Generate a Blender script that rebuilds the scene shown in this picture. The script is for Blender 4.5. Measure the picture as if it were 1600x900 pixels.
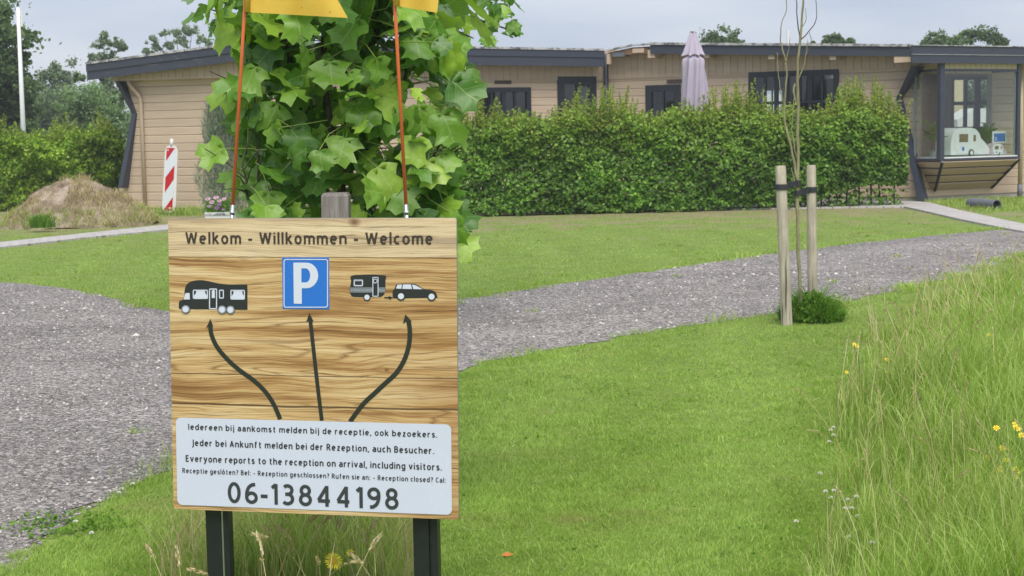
import bpy, math, random
import numpy as np
from mathutils import Vector, Matrix
from mathutils.geometry import tessellate_polygon

for o in list(bpy.data.objects):
    bpy.data.objects.remove(o)
random.seed(7)
RG = np.random.default_rng(11)
SC = bpy.context.scene
COL = SC.collection

# ------------------------------------------------------------------ camera
FPX = 2500.0                       # focal length in pixels of a 1600 px wide frame
PIT = math.atan(245 / FPX); ROL = 0.018
EYE = np.array([0.0, 0.0, 1.65])
FW = np.array([0, math.cos(PIT), -math.sin(PIT)])
_R0 = np.array([1.0, 0, 0]); _U0 = np.array([0, math.sin(PIT), math.cos(PIT)])
RT = math.cos(ROL) * _R0 - math.sin(ROL) * _U0
UP = math.cos(ROL) * _U0 + math.sin(ROL) * _R0
cam_d = bpy.data.cameras.new('camera'); cam = bpy.data.objects.new('camera', cam_d); COL.objects.link(cam)
cam_d.sensor_width = 36; cam_d.lens = 36 * FPX / 1600; cam_d.clip_start = 0.1; cam_d.clip_end = 2000
cam.matrix_world = Matrix([[RT[i], UP[i], -FW[i], EYE[i]] for i in range(3)] + [[0, 0, 0, 1]])
cam_d.dof.use_dof = True; cam_d.dof.focus_distance = 6.6; cam_d.dof.aperture_fstop = 13
SC.camera = cam

# ------------------------------------------------------------------ world and sun (bright overcast)
W = bpy.data.worlds.new('World'); SC.world = W; W.use_nodes = True
wn = W.node_tree; wn.nodes.clear()
SUN_EL, SUN_AZ = math.radians(56), math.radians(171)     # high, behind the camera and to its left
def wnode(t): return wn.nodes.new(t)
out = wnode('ShaderNodeOutputWorld'); bg = wnode('ShaderNodeBackground'); bg.inputs[1].default_value = 0.058
sky = wnode('ShaderNodeTexSky'); sky.sky_type = 'NISHITA'; sky.sun_disc = False
sky.sun_elevation = SUN_EL; sky.sun_rotation = SUN_AZ
tc = wnode('ShaderNodeTexCoord'); mp = wnode('ShaderNodeMapping'); mp.inputs['Scale'].default_value = (1, 1, 4.5)
nz = wnode('ShaderNodeTexNoise'); nz.inputs['Scale'].default_value = 3.0; nz.inputs['Detail'].default_value = 5; nz.inputs['Roughness'].default_value = 0.5
rp = wnode('ShaderNodeValToRGB')
rp.color_ramp.elements[0].position = 0.36; rp.color_ramp.elements[0].color = (3.6, 4.1, 5.15, 1)
rp.color_ramp.elements[1].position = 0.64; rp.color_ramp.elements[1].color = (5.2, 5.5, 6.1, 1)
mx = wnode('ShaderNodeMixRGB'); mx.inputs[0].default_value = 0.90
wn.links.new(tc.outputs['Generated'], mp.inputs[0]); wn.links.new(mp.outputs[0], nz.inputs[0]); wn.links.new(nz.outputs[0], rp.inputs[0])
wn.links.new(sky.outputs[0], mx.inputs[1]); wn.links.new(rp.outputs[0], mx.inputs[2])
wn.links.new(mx.outputs[0], bg.inputs[0]); wn.links.new(bg.outputs[0], out.inputs[0])
sd = bpy.data.lights.new('sun', 'SUN'); sd.energy = 1.5; sd.angle = math.radians(45); sd.color = (1, 0.95, 0.87)
sun = bpy.data.objects.new('sun', sd); COL.objects.link(sun)
sdir = Vector((math.sin(SUN_AZ) * math.cos(SUN_EL), math.cos(SUN_AZ) * math.cos(SUN_EL), math.sin(SUN_EL)))
sun.rotation_euler = sdir.to_track_quat('Z', 'Y').to_euler(); sun.location = (0, 0, 30)
SC.view_settings.view_transform = 'Standard'; SC.view_settings.look = 'None'
SC.view_settings.exposure = 1.35; SC.view_settings.gamma = 1.0
SC.cycles.use_denoising = True
SC.cycles.max_bounces = 8; SC.cycles.transparent_max_bounces = 16

# ------------------------------------------------------------------ measuring helpers
def ray(px, py): return FW + (px - 800) / FPX * RT - (py - 450) / FPX * UP
def G(px, py, z=0.0):
    r = ray(px, py); return EYE + r * ((z - EYE[2]) / r[2])
def D(px, py, y):
    r = ray(px, py); return EYE + r * (y / r[1])
def pix(P):
    d = np.atleast_2d(P) - EYE; w = d @ FW
    return np.stack([800 + FPX * (d @ RT) / w, 450 - FPX * (d @ UP) / w], 1)
def inpoly(x, y, poly):
    x = np.asarray(x); y = np.asarray(y); r = np.zeros(x.shape, bool); n = len(poly)
    for i in range(n):
        x0, y0 = poly[i][:2]; x1, y1 = poly[(i + 1) % n][:2]
        c = ((y0 > y) != (y1 > y)) & (x < (x1 - x0) * (y - y0) / ((y1 - y0) or 1e-9) + x0)
        r ^= c
    return r
def wob(x, y, s=1.0, k=0):
    """smooth value noise about -1..1"""
    r = 0; a = 1.0
    for i in range(4):
        an = 1.3 * i + k; f = s * 1.9 ** i
        u = x * math.cos(an) + y * math.sin(an); v = -x * math.sin(an) + y * math.cos(an)
        r = r + a * np.sin(u * f + 2.1 * i + k + 1.4 * np.sin(v * f * 0.7 + k)) * np.sin(v * f * 0.83 + 1.7 * i); a *= 0.6
    return r / 1.5

# ------------------------------------------------------------------ materials
class NT:
    def __init__(s, name):
        s.m = bpy.data.materials.new(name); s.m.use_nodes = True; s.t = s.m.node_tree; s.t.nodes.clear()
        s.out = s.n('ShaderNodeOutputMaterial')
    def n(s, t, **k):
        a = s.t.nodes.new(t)
        for x, v in k.items(): setattr(a, x, v)
        return a
    def put(s, inp, v):
        if isinstance(v, bpy.types.NodeSocket): s.t.links.new(v, inp)
        elif v is not None: inp.default_value = v
    def math(s, op, a, b=None, c=None):
        n = s.n('ShaderNodeMath', operation=op)
        for i, v in enumerate((a, b, c)):
            if v is not None: s.put(n.inputs[i], v)
        return n.outputs[0]
    def coord(s, kind='Object'): return s.n('ShaderNodeTexCoord').outputs[kind]
    def pos(s): return s.n('ShaderNodeNewGeometry').outputs['Position']
    def island(s): return s.n('ShaderNodeNewGeometry').outputs['Random Per Island']
    def objrand(s): return s.n('ShaderNodeObjectInfo').outputs['Random']
    def map(s, v, scale=(1, 1, 1), loc=(0, 0, 0), rot=(0, 0, 0)):
        n = s.n('ShaderNodeMapping'); s.put(n.inputs[0], v); n.inputs['Scale'].default_value = scale
        n.inputs['Location'].default_value = loc; n.inputs['Rotation'].default_value = rot; return n.outputs[0]
    def noise(s, v, scale=5, detail=4, rough=0.55, dist=0.0, col=False):
        n = s.n('ShaderNodeTexNoise'); s.put(n.inputs['Vector'], v); s.put(n.inputs['Scale'], scale)
        n.inputs['Detail'].default_value = detail; n.inputs['Roughness'].default_value = rough; n.inputs['Distortion'].default_value = dist
        return n.outputs[1 if col else 0]
    def voro(s, v, scale=5, feature='F1', out='Distance'):
        n = s.n('ShaderNodeTexVoronoi', feature=feature); s.put(n.inputs['Vector'], v); s.put(n.inputs['Scale'], scale); return n.outputs[out]
    def ramp(s, f, stops, interp='LINEAR'):
        n = s.n('ShaderNodeValToRGB'); s.put(n.inputs[0], f); e = n.color_ramp.elements; n.color_ramp.interpolation = interp
        while len(e) < len(stops): e.new(0.5)
        for i, (p, c) in enumerate(stops):
            e[i].position = p; e[i].color = (c, c, c, 1) if isinstance(c, (int, float)) else (*c, 1)
        return n.outputs[0]
    def mix(s, f, a, b, mode='MIX'):
        n = s.n('ShaderNodeMixRGB', blend_type=mode); s.put(n.inputs[0], f)
        s.put(n.inputs[1], a if not isinstance(a, tuple) else (*a, 1)[:4]); s.put(n.inputs[2], b if not isinstance(b, tuple) else (*b, 1)[:4]); return n.outputs[0]
    def sep(s, v):
        n = s.n('ShaderNodeSeparateXYZ'); s.put(n.inputs[0], v); return n.outputs
    def bump(s, h, strength=0.3, dist=0.01):
        n = s.n('ShaderNodeBump'); s.put(n.inputs['Height'], h); n.inputs['Strength'].default_value = strength; n.inputs['Distance'].default_value = dist; return n.outputs[0]
    def pbr(s, col, rough=0.7, metal=0.0, bump=None, spec=None, **kw):
        b = s.n('ShaderNodeBsdfPrincipled'); s.put(b.inputs['Base Color'], (*col, 1)[:4] if isinstance(col, tuple) else col)
        s.put(b.inputs['Roughness'], rough); s.put(b.inputs['Metallic'], metal)
        if bump is not None: s.put(b.inputs['Normal'], bump)
        if spec is not None: s.put(b.inputs['Specular IOR Level'], spec)
        s.t.links.new(b.outputs[0], s.out.inputs[0]); s.b = b; return s.m
    def leaf(s, col, trans=0.35, tcol=None, gloss=0.08, rough=0.45, bump=None):
        d = s.n('ShaderNodeBsdfDiffuse'); t = s.n('ShaderNodeBsdfTranslucent'); g = s.n('ShaderNodeBsdfGlossy'); g.inputs['Roughness'].default_value = rough
        s.put(d.inputs[0], col); s.put(t.inputs[0], tcol if tcol is not None else col)
        if bump is not None: s.put(d.inputs['Normal'], bump); s.put(g.inputs['Normal'], bump)
        a = s.n('ShaderNodeMixShader'); a.inputs[0].default_value = trans; s.t.links.new(d.outputs[0], a.inputs[1]); s.t.links.new(t.outputs[0], a.inputs[2])
        b = s.n('ShaderNodeMixShader'); s.t.links.new(a.outputs[0], b.inputs[1]); s.t.links.new(g.outputs[0], b.inputs[2])
        fr = s.n('ShaderNodeLayerWeight'); fr.inputs[0].default_value = 0.5
        s.put(b.inputs[0], s.math('MULTIPLY', s.math('ADD', 0.25, s.math('POWER', fr.outputs['Facing'], 3.0)), gloss))
        s.t.links.new(b.outputs[0], s.out.inputs[0]); return s.m
def plain(name, col, rough=0.6, metal=0.0, var=0.12, scale=9.0, bump=0.0):
    n = NT(name); v = n.noise(n.coord(), scale, 5, 0.6)
    c = n.mix(1.0, col, n.ramp(v, [(0.3, 1 - var), (0.7, 1 + var * 0.4)]), 'MULTIPLY')
    return n.pbr(c, n.ramp(v, [(0.3, min(1, rough * 1.1)), (0.7, rough * 0.85)]), metal, n.bump(v, bump, 0.01) if bump else None)
def leafmat(name, dark, mid, light, patch=1.2, trans=0.35, gloss=0.05, amount=0.55, obj=False, young=None):
    n = NT(name); r = n.objrand() if obj else n.island()
    c = n.ramp(r, [(0.0, dark), (0.5, mid), (1.0, light)])
    p = n.noise(n.pos(), patch, 3, 0.5)
    c = n.mix(1.0, c, n.ramp(p, [(0.3, 1 - amount * 0.5), (0.7, 1 + amount * 0.4)]), 'MULTIPLY')
    if young:
        z = n.math('ADD', n.sep(n.pos())[2], n.math('MULTIPLY', n.math('SUBTRACT', n.noise(n.pos(), 2.2, 3), .5), 1.6)); c = n.mix(n.ramp(n.math('MULTIPLY', z, .4), [(young[0] * .4, 0.0), (young[1] * .4, 0.9)]), c, n.mix(1.0, young[2], n.ramp(r, [(0, .6), (1, 1.3)]), 'MULTIPLY'))
    return n.leaf(c, trans, n.mix(1.0, c, (1.25, 1.3, 0.7), 'MULTIPLY'), gloss)

M = {}
M['beige'] = (lambda n: n.pbr(n.mix(1.0, n.mix(n.ramp(n.noise(n.map(n.pos(), (1, 1, 12)), 1.5, 4), [(0.35, 0.0), (0.7, 1.0)]), (0.57, 0.45, 0.335), (0.51, 0.40, 0.295)),
        n.ramp(n.objrand(), [(0, 0.94), (1, 1.04)]), 'MULTIPLY'), 0.62, bump=n.bump(n.noise(n.map(n.pos(), (3, 3, 60)), 3, 3), 0.12, 0.004)))(NT('beige_paint'))
M['cream'] = plain('cream_paint', (0.55, 0.47, 0.29), 0.6)
M['anthracite'] = (lambda n: n.pbr(n.mix(n.ramp(n.noise(n.map(n.pos(), (1.5, 1.5, 9)), 3.0, 7, 0.7), [(0.60, 0.0), (0.68, 0.6)]), (0.045, 0.052, 0.075), (0.095, 0.10, 0.125)),
        0.42, bump=n.bump(n.noise(n.map(n.pos(), (2, 2, 30)), 3, 3), 0.15, 0.004)))(NT('anthracite_paint'))
M['peeling'] = (lambda n: n.pbr(n.mix(n.ramp(n.noise(n.map(n.pos(), (1.1, 1.1, 16)), 2.6, 8, 0.75), [(0.625, 0.0), (0.65, 1.0)], 'LINEAR'), (0.045, 0.052, 0.075), (0.42, 0.36, 0.30)),
        0.5, bump=n.bump(n.noise(n.map(n.pos(), (2, 2, 30)), 3, 3), 0.2, 0.004)))(NT('peeling_anthracite_paint'))
M['blackframe'] = plain('window_frame_paint', (0.022, 0.027, 0.036), 0.35)
M['greyframe'] = plain('grey_frame_paint', (0.20, 0.24, 0.25), 0.5)
M['felt'] = (lambda n: n.pbr(n.mix(n.ramp(n.noise(n.pos(), 5, 6, 0.8), [(0.42, 0.0), (0.55, 1.0)]), (0.10, 0.10, 0.11), (0.50, 0.50, 0.50)), 0.85))(NT('weathered_roof_edge'))
M['rawwood'] = plain('raw_pale_timber', (0.55, 0.42, 0.30), 0.8)
M['rotwood'] = plain('aged_brown_timber', (0.20, 0.12, 0.07), 0.85, var=0.4)
M['inside'] = plain('interior_plaster', (0.42, 0.40, 0.36), 0.9)
M['darkroom'] = plain('dark_interior', (0.06, 0.055, 0.05), 0.9)
M['plinth'] = plain('plinth_and_gap_shade', (0.035, 0.03, 0.03), 0.95)
M['white'] = plain('white_paint', (0.78, 0.79, 0.80), 0.45, var=0.06)
M['galv'] = plain('galvanised_steel', (0.55, 0.56, 0.58), 0.35, 0.9)
M['black'] = plain('black_powder_coat', (0.014, 0.016, 0.02), 0.38, var=0.3, scale=30)
M['rubber'] = plain('black_rubber', (0.03, 0.032, 0.037), 0.75)
M['ptube'] = plain('grey_plastic', (0.16, 0.17, 0.2), 0.5)
def glass(name, tint=(1, 1, 1), spec=1.0):
    n = NT(name); t = n.n('ShaderNodeBsdfTransparent'); t.inputs[0].default_value = (*tint, 1)
    g = n.n('ShaderNodeBsdfGlossy'); g.inputs['Roughness'].default_value = 0.02
    f = n.n('ShaderNodeLayerWeight'); f.inputs[0].default_value = 0.5
    fr = n.math('ADD', 0.035, n.math('MULTIPLY', n.math('POWER', f.outputs['Facing'], 4.0), 0.9))
    x = n.n('ShaderNodeMixShader'); n.put(x.inputs[0], n.math('MULTIPLY', fr, spec)); n.t.links.new(t.outputs[0], x.inputs[1]); n.t.links.new(g.outputs[0], x.inputs[2])
    n.t.links.new(x.outputs[0], n.out.inputs[0]); return n.m
M['glass'] = glass('window_glass', (0.92, 0.95, 0.94), 1.5)
M['orange'] = plain('orange_fibreglass', (0.80, 0.17, 0.06), 0.35, var=0.12, scale=14)
def bark(name, a, b, sc=30):
    n = NT(name); v = n.noise(n.map(n.coord(), (1, 1, 0.25)), sc, 6, 0.7)
    return n.pbr(n.ramp(v, [(0.3, a), (0.7, b)]), 0.9, bump=n.bump(v, 0.6, 0.006))
M['bark'] = bark('dark_bark', (0.035, 0.028, 0.022), (0.14, 0.115, 0.085))
M['barkgreen'] = bark('lichened_bark', (0.13, 0.12, 0.06), (0.36, 0.34, 0.19), 24)
M['treebark'] = bark('tree_bark', (0.05, 0.04, 0.03), (0.12, 0.10, 0.08), 6)
def stake_mat(name, a, b):
    n = NT(name); c = n.coord(); v = n.noise(n.map(c, (1, 1, 0.05)), 70, 6, 0.65); k = n.noise(n.map(c, (1, 1, 0.5)), 9, 3)
    crack = n.ramp(n.noise(n.map(c, (1, 1, 0.035)), 38, 3, 0.4, 0.4), [(0.33, 0.25), (0.40, 1.0)])
    col = n.mix(1.0, n.mix(1.0, n.ramp(v, [(0.25, a), (0.75, b)]), n.ramp(k, [(0.3, 0.72), (0.7, 1.1)]), 'MULTIPLY'), crack, 'MULTIPLY')
    return n.pbr(col, 0.9, bump=n.bump(n.math('ADD', v, crack), 0.7, 0.004))
M['stake'] = stake_mat('pale_stake_timber', (0.34, 0.29, 0.22), (0.58, 0.53, 0.43))
M['oldstake'] = stake_mat('grey_weathered_timber', (0.15, 0.13, 0.12), (0.40, 0.36, 0.33))
# foliage
M['grass'] = leafmat('lawn_grass', (0.10, 0.19, 0.022), (0.16, 0.28, 0.035), (0.25, 0.37, 0.07), 0.9, 0.3, 0.02, 0.45)
def grass_world(name, green, straw, strawbias):
    """grass whose dry share changes over the ground as it does in the place"""
    n = NT(name); P = n.pos(); s = n.sep(P)
    r = n.island(); c = n.ramp(r, green)
    p = n.noise(P, 0.55, 4, 0.6); q = n.noise(P, 4.5, 5, 0.75)
    c = n.mix(1.0, c, n.ramp(p, [(0.3, 0.90), (0.7, 1.14)]), 'MULTIPLY'); c = n.mix(1.0, c, n.ramp(q, [(0.3, 0.85), (0.7, 1.14)]), 'MULTIPLY')
    far = n.ramp(n.math('MULTIPLY', s[1], 1 / 40), [(0.55, 0.0), (0.80, 1.0)])
    dry = n.math('ADD', n.noise(n.map(P, (1, 1.3, 1)), 0.9, 6, 0.72), n.math('MULTIPLY', far, strawbias))
    dry = n.math('ADD', dry, n.math('MULTIPLY', r, 0.10))
    c = n.mix(n.ramp(dry, [(0.63, 0.0), (0.78, 0.85)]), c, straw)
    return n.leaf(c, 0.42, n.mix(1.0, c, (1.15, 1.2, 0.75), 'MULTIPLY'), 0.05)
GREEN = [(0.0, (0.20, 0.32, 0.055)), (0.5, (0.32, 0.47, 0.09)), (1.0, (0.46, 0.59, 0.17))]
M['grass'] = grass_world('lawn_grass', GREEN, (0.46, 0.39, 0.19), 0.27)
M['ground'] = (lambda n: n.pbr(n.mix(1.0, n.mix(n.ramp(n.math('ADD', n.noise(n.map(n.pos(), (1, 1.3, 1)), 0.9, 6, 0.72), n.math('MULTIPLY', n.ramp(n.math('MULTIPLY', n.sep(n.pos())[1], 1 / 40), [(0.55, 0.0), (0.8, 1.0)]), 0.27)), [(0.62, 0.0), (0.76, 0.9)]),
        n.ramp(n.noise(n.pos(), 3, 6, 0.7), [(0.3, (0.18, 0.27, 0.04)), (0.7, (0.29, 0.41, 0.07))]), (0.36, 0.31, 0.17)),
        n.ramp(n.noise(n.pos(), 30, 3, 0.8), [(0.3, 0.55), (0.7, 1.2)]), 'MULTIPLY'), 0.95, bump=n.bump(n.noise(n.pos(), 45, 3, 0.8), 1.0, 0.03)))(NT('grassy_ground'))
M['meadow'] = leafmat('meadow_grass', (0.20, 0.32, 0.05), (0.34, 0.48, 0.10), (0.54, 0.64, 0.24), 0.8, 0.45, 0.05, 0.35)
M['straw'] = leafmat('dry_grass', (0.36, 0.29, 0.14), (0.50, 0.42, 0.23), (0.60, 0.54, 0.34), 1.5, 0.25, 0.02, 0.3)
M['hedge'] = leafmat('hornbeam_leaf', (0.055, 0.14, 0.014), (0.13, 0.275, 0.028), (0.26, 0.45, 0.06), 1.3, 0.35, 0.10, 0.9, young=(0.9, 2.0, (0.24, 0.37, 0.045)))
M['shoot'] = leafmat('young_hornbeam_leaf', (0.16, 0.28, 0.03), (0.27, 0.40, 0.05), (0.44, 0.42, 0.10), 1.6, 0.4, 0.06, 0.4)
M['tree_dark'] = leafmat('dark_tree_leaf', (0.075, 0.135, 0.05), (0.13, 0.21, 0.08), (0.20, 0.30, 0.12), 0.35, 0.35, 0.05, 0.6)  # far tree colours, down to willow: lifted and blued, distance haze painted in
M['tree_mid'] = leafmat('hazed_tree_leaf', (0.16, 0.23, 0.13), (0.22, 0.31, 0.18), (0.31, 0.41, 0.25), 0.3, 0.38, 0.05, 0.5)
M['tree_pale'] = leafmat('willow_leaf', (0.14, 0.23, 0.10), (0.21, 0.32, 0.15), (0.30, 0.42, 0.22), 0.5, 0.38, 0.05, 0.5)
M['weed'] = leafmat('weed_leaf', (0.07, 0.16, 0.02), (0.13, 0.27, 0.03), (0.21, 0.37, 0.05), 6.0, 0.35, 0.03, 0.5)
M['pine'] = leafmat('grey_green_needles', (0.12, 0.17, 0.11), (0.21, 0.27, 0.18), (0.32, 0.38, 0.28), 3.0, 0.2, 0.03, 0.4)
M['maize'] = leafmat('maize_leaf', (0.12, 0.25, 0.03), (0.2, 0.36, 0.05), (0.32, 0.48, 0.10), 0.7, 0.35, 0.04, 0.4)
def tulip(name, stops, obj):
    n = NT(name); r = n.objrand() if obj else n.island(); c = n.ramp(r, stops)
    uv = n.sep(n.coord('UV')); ax = n.math('ABSOLUTE', uv[0])
    mid = n.math('LESS_THAN', ax, 0.012)
    w = n.math('FRACT', n.math('MULTIPLY', n.math('SUBTRACT', uv[1], n.math('MULTIPLY', ax, 0.75)), 4.6))
    side = n.math('LESS_THAN', n.math('ABSOLUTE', n.math('SUBTRACT', w, 0.5)), 0.035)
    v = n.math('MAXIMUM', mid, n.math('MULTIPLY', side, 0.55))
    b = n.noise(n.coord('UV'), 7, 4, 0.6)
    c = n.mix(1.0, c, n.ramp(b, [(0.3, 0.84), (0.7, 1.14)]), 'MULTIPLY')
    c = n.mix(n.math('MULTIPLY', v, 0.45), c, (0.45, 0.55, 0.22))
    bf = n.n('ShaderNodeNewGeometry').outputs['Backfacing']
    c2 = n.mix(n.math('MULTIPLY', bf, 0.55), c, (0.30, 0.42, 0.25))
    return n.leaf(c2, 0.30, n.mix(1.0, c, (1.35, 1.45, 0.6), 'MULTIPLY'), 0.17, 0.42, n.bump(v, 0.35, 0.004))
TUL = [(0.0, (0.065, 0.18, 0.018)), (0.4, (0.13, 0.29, 0.026)), (0.8, (0.22, 0.40, 0.035)), (1.0, (0.36, 0.53, 0.06))]
M['tulip'] = tulip('tulip_tree_leaf', TUL, True)
M['tulip_s'] = tulip('tulip_tree_leaf_mass', TUL, False)
M['tulip_y'] = tulip('yellowing_leaf', [(0, (0.48, 0.40, 0.06)), (0.6, (0.55, 0.30, 0.05)), (1, (0.55, 0.52, 0.10))], True)
# road
def road_mat():
    n = NT('gravel_road'); P = n.pos()
    c1 = n.voro(P, 58, 'F1', 'Color'); d1 = n.voro(P, 58); g = n.sep(c1)[0]
    col = n.ramp(g, [(0.0, (0.085, 0.077, 0.074)), (0.4, (0.235, 0.212, 0.202)), (0.8, (0.39, 0.355, 0.34)), (0.92, (0.50, 0.465, 0.44)), (1.0, (0.66, 0.62, 0.58))])
    big = n.noise(P, 0.6, 6, 0.65); col = n.mix(1.0, col, n.ramp(big, [(0.35, 0.72), (0.65, 1.16)]), 'MULTIPLY'); col = n.mix(n.ramp(n.noise(n.map(P, (1, 1, 1), (5, 3, 0)), 1.1, 5, 0.7), [(0.58, 0.0), (0.72, 0.35)]), col, (0.17, 0.14, 0.10))
    mid = n.noise(P, 7, 4, 0.7); col = n.mix(1.0, col, n.ramp(mid, [(0.3, 0.82), (0.7, 1.12)]), 'MULTIPLY')
    return n.pbr(col, 0.9, bump=n.bump(n.math('ADD', n.math('SUBTRACT', 1.0, d1), n.noise(P, 160, 2)), 0.9, 0.012))
M['road'] = road_mat()
M['stone'] = (lambda n: n.pbr(n.ramp(n.island(), [(0.0, (0.10, 0.09, 0.085)), (0.6, (0.25, 0.225, 0.205)), (0.90, (0.38, 0.35, 0.33)), (1.0, (0.66, 0.62, 0.58))]), 0.85))(NT('gravel_chip'))
def paver_mat():
    n = NT('concrete_pavers'); P = n.map(n.pos(), (1, 1, 1), (0, 0, 0), (0, 0, 0.5)); b = n.n('ShaderNodeTexBrick'); n.put(b.inputs['Vector'], P)
    b.inputs['Color1'].default_value = (0.50, 0.47, 0.45, 1); b.inputs['Color2'].default_value = (0.42, 0.40, 0.39, 1); b.inputs['Mortar'].default_value = (0.2, 0.18, 0.16, 1)
    b.inputs['Scale'].default_value = 2.4; b.inputs['Mortar Size'].default_value = 0.012
    return n.pbr(n.mix(1.0, b.outputs[0], n.ramp(n.noise(n.pos(), 4, 5), [(0.3, 0.85), (0.7, 1.1)]), 'MULTIPLY'), 0.85)
M['paver'] = paver_mat()
def sand_mat():
    n = NT('sandy_soil'); P = n.pos(); v = n.noise(P, 2.6, 6, 0.7); w = n.noise(P, 14, 5, 0.7)
    c = n.ramp(v, [(0.36, (0.13, 0.095, 0.06)), (0.50, (0.27, 0.205, 0.14)), (0.66, (0.50, 0.42, 0.33))])
    return n.pbr(n.mix(1.0, c, n.ramp(w, [(0.3, 0.7), (0.7, 1.2)]), 'MULTIPLY'), 0.95, bump=n.bump(w, 1.0, 0.05))
M['sand'] = sand_mat()

# ------------------------------------------------------------------ mesh helpers
def mesh_np(name, V, Fq, mat, smooth=False, uv=None):
    """V (n,3); Fq (m,k) all faces the same size"""
    V = np.ascontiguousarray(V, np.float32); Fq = np.ascontiguousarray(Fq, np.int32); m, k = Fq.shape
    me = bpy.data.meshes.new(name); me.vertices.add(len(V)); me.vertices.foreach_set('co', V.ravel())
    me.loops.add(m * k); me.loops.foreach_set('vertex_index', Fq.ravel())
    me.polygons.add(m); me.polygons.foreach_set('loop_start', np.arange(0, m * k, k, dtype=np.int32))
    if smooth: me.polygons.foreach_set('use_smooth', np.ones(m, bool))
    if uv is not None:
        l = me.uv_layers.new(name='UVMap'); l.data.foreach_set('uv', np.ascontiguousarray(uv[Fq.ravel()], np.float32).ravel())
    me.update(calc_edges=True); me.materials.append(mat); return me
def mesh_py(name, V, Fc, mat, smooth=False):
    me = bpy.data.meshes.new(name); me.from_pydata([tuple(map(float, v)) for v in V], [], Fc); me.materials.append(mat)
    if smooth: me.polygons.foreach_set('use_smooth', [True] * len(Fc))
    me.update(); return me
class Mesh:
    """collects boxes, tubes and prisms that become one mesh"""
    def __init__(s): s.v = []; s.f = []
    def add(s, V, Fc):
        k = len(s.v); s.v += [tuple(map(float, x)) for x in V]; s.f += [tuple(k + i for i in f) for f in Fc]; return s
    def hexa(s, a): return s.add(a, [(0, 3, 2, 1), (4, 5, 6, 7), (0, 1, 5, 4), (1, 2, 6, 5), (2, 3, 7, 6), (3, 0, 4, 7)])
    def box(s, x0, x1, y0, y1, z0, z1): return s.hexa([(x0, y0, z0), (x1, y0, z0), (x1, y1, z0), (x0, y1, z0), (x0, y0, z1), (x1, y0, z1), (x1, y1, z1), (x0, y1, z1)])
    def tube(s, pts, rad, n=8, cap=True, flat=1.0):
        pts = [np.array(p, float) for p in pts]; rad = rad if hasattr(rad, '__len__') else [rad] * len(pts); rings = []
        ref = np.array([0.0, 1, 0]) if abs((pts[-1] - pts[0])[1]) < 0.8 * np.linalg.norm(pts[-1] - pts[0]) + 1e-9 else np.array([1.0, 0, 0])
        for i, p in enumerate(pts):
            t = pts[min(i + 1, len(pts) - 1)] - pts[max(i - 1, 0)]; t = t / (np.linalg.norm(t) + 1e-12)
            a = np.cross(t, ref); a /= np.linalg.norm(a) + 1e-12; b = np.cross(a, t)
            rings.append([p + rad[i] * (math.cos(2 * math.pi * j / n) * a + flat * math.sin(2 * math.pi * j / n) * b) for j in range(n)])
        V = [q for r in rings for q in r]
        F_ = [(i * n + j, i * n + (j + 1) % n, (i + 1) * n + (j + 1) % n, (i + 1) * n + j) for i in range(len(pts) - 1) for j in range(n)]
        if cap: F_ += [tuple(range(n))[::-1], tuple((len(pts) - 1) * n + j for j in range(n))]
        return s.add(V, F_)
    def prism(s, poly, fn, d0, d1):
        """poly in 2-D; fn(u, v, d) -> point"""
        n = len(poly); V = [fn(u, v, d0) for u, v in poly] + [fn(u, v, d1) for u, v in poly]
        T = tessellate_polygon([[Vector((u, v, 0)) for u, v in poly]])
        return s.add(V, [tuple(t) for t in T] + [tuple(n + i for i in t[::-1]) for t in T] + [(i, (i + 1) % n, n + (i + 1) % n, n + i) for i in range(n)])
    def mesh(s, name, mat, smooth=False): return mesh_py(name, s.v, s.f, mat, smooth)
def link(o, parent=None):
    COL.objects.link(o)
    if parent is not None: o.parent = parent
    return o
def shade_auto(me, ang=35):
    me.polygons.foreach_set('use_smooth', [True] * len(me.polygons))
    try: me.set_sharp_from_angle(angle=math.radians(ang))
    except Exception: pass
class Thing:
    def __init__(s, name, label, cat, loc, group=None, kind=None):
        s.loc = np.array([float(q) for q in loc]); s.e = bpy.data.objects.new(name, None); s.e.empty_display_size = 0.1
        link(s.e); s.e.location = s.loc; s.e['label'] = label; s.e['category'] = cat
        if group: s.e['group'] = group
        if kind: s.e['kind'] = kind
    def part(s, name, me, parent=None, stuff=False, label=None, shift=True):
        if shift:
            n = len(me.vertices); a = np.empty(n * 3, np.float32); me.vertices.foreach_get('co', a)
            me.vertices.foreach_set('co', (a.reshape(-1, 3) - s.loc.astype(np.float32)).ravel()); me.update()
        o = link(bpy.data.objects.new(name, me), parent or s.e)
        if stuff: o['kind'] = 'stuff'
        if label: o['label'] = label
        return o
    def inst(s, name, me, mat4, parent=None):
        o = link(bpy.data.objects.new(name, me), parent or s.e)
        m = mat4.copy(); m.translation = m.translation - Vector(s.loc); o.matrix_basis = m; return o
def single(name, me, label, cat, loc=None, group=None, kind=None):
    o = link(bpy.data.objects.new(name, me))
    if loc is not None:
        n = len(me.vertices); a = np.empty(n * 3, np.float32); me.vertices.foreach_get('co', a)
        me.vertices.foreach_set('co', (a.reshape(-1, 3) - np.array(loc, np.float32)).ravel()); me.update(); o.location = [float(q) for q in loc]
    o['label'] = label; o['category'] = cat
    if group: o['group'] = group
    if kind: o['kind'] = kind
    return o
def structure(name, me, label, cat='ground', kind='structure'):
    o = single(name, me, label, cat); o['kind'] = kind; return o
def unit(a): return a / (np.linalg.norm(a, axis=-1, keepdims=True) + 1e-12)

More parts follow.
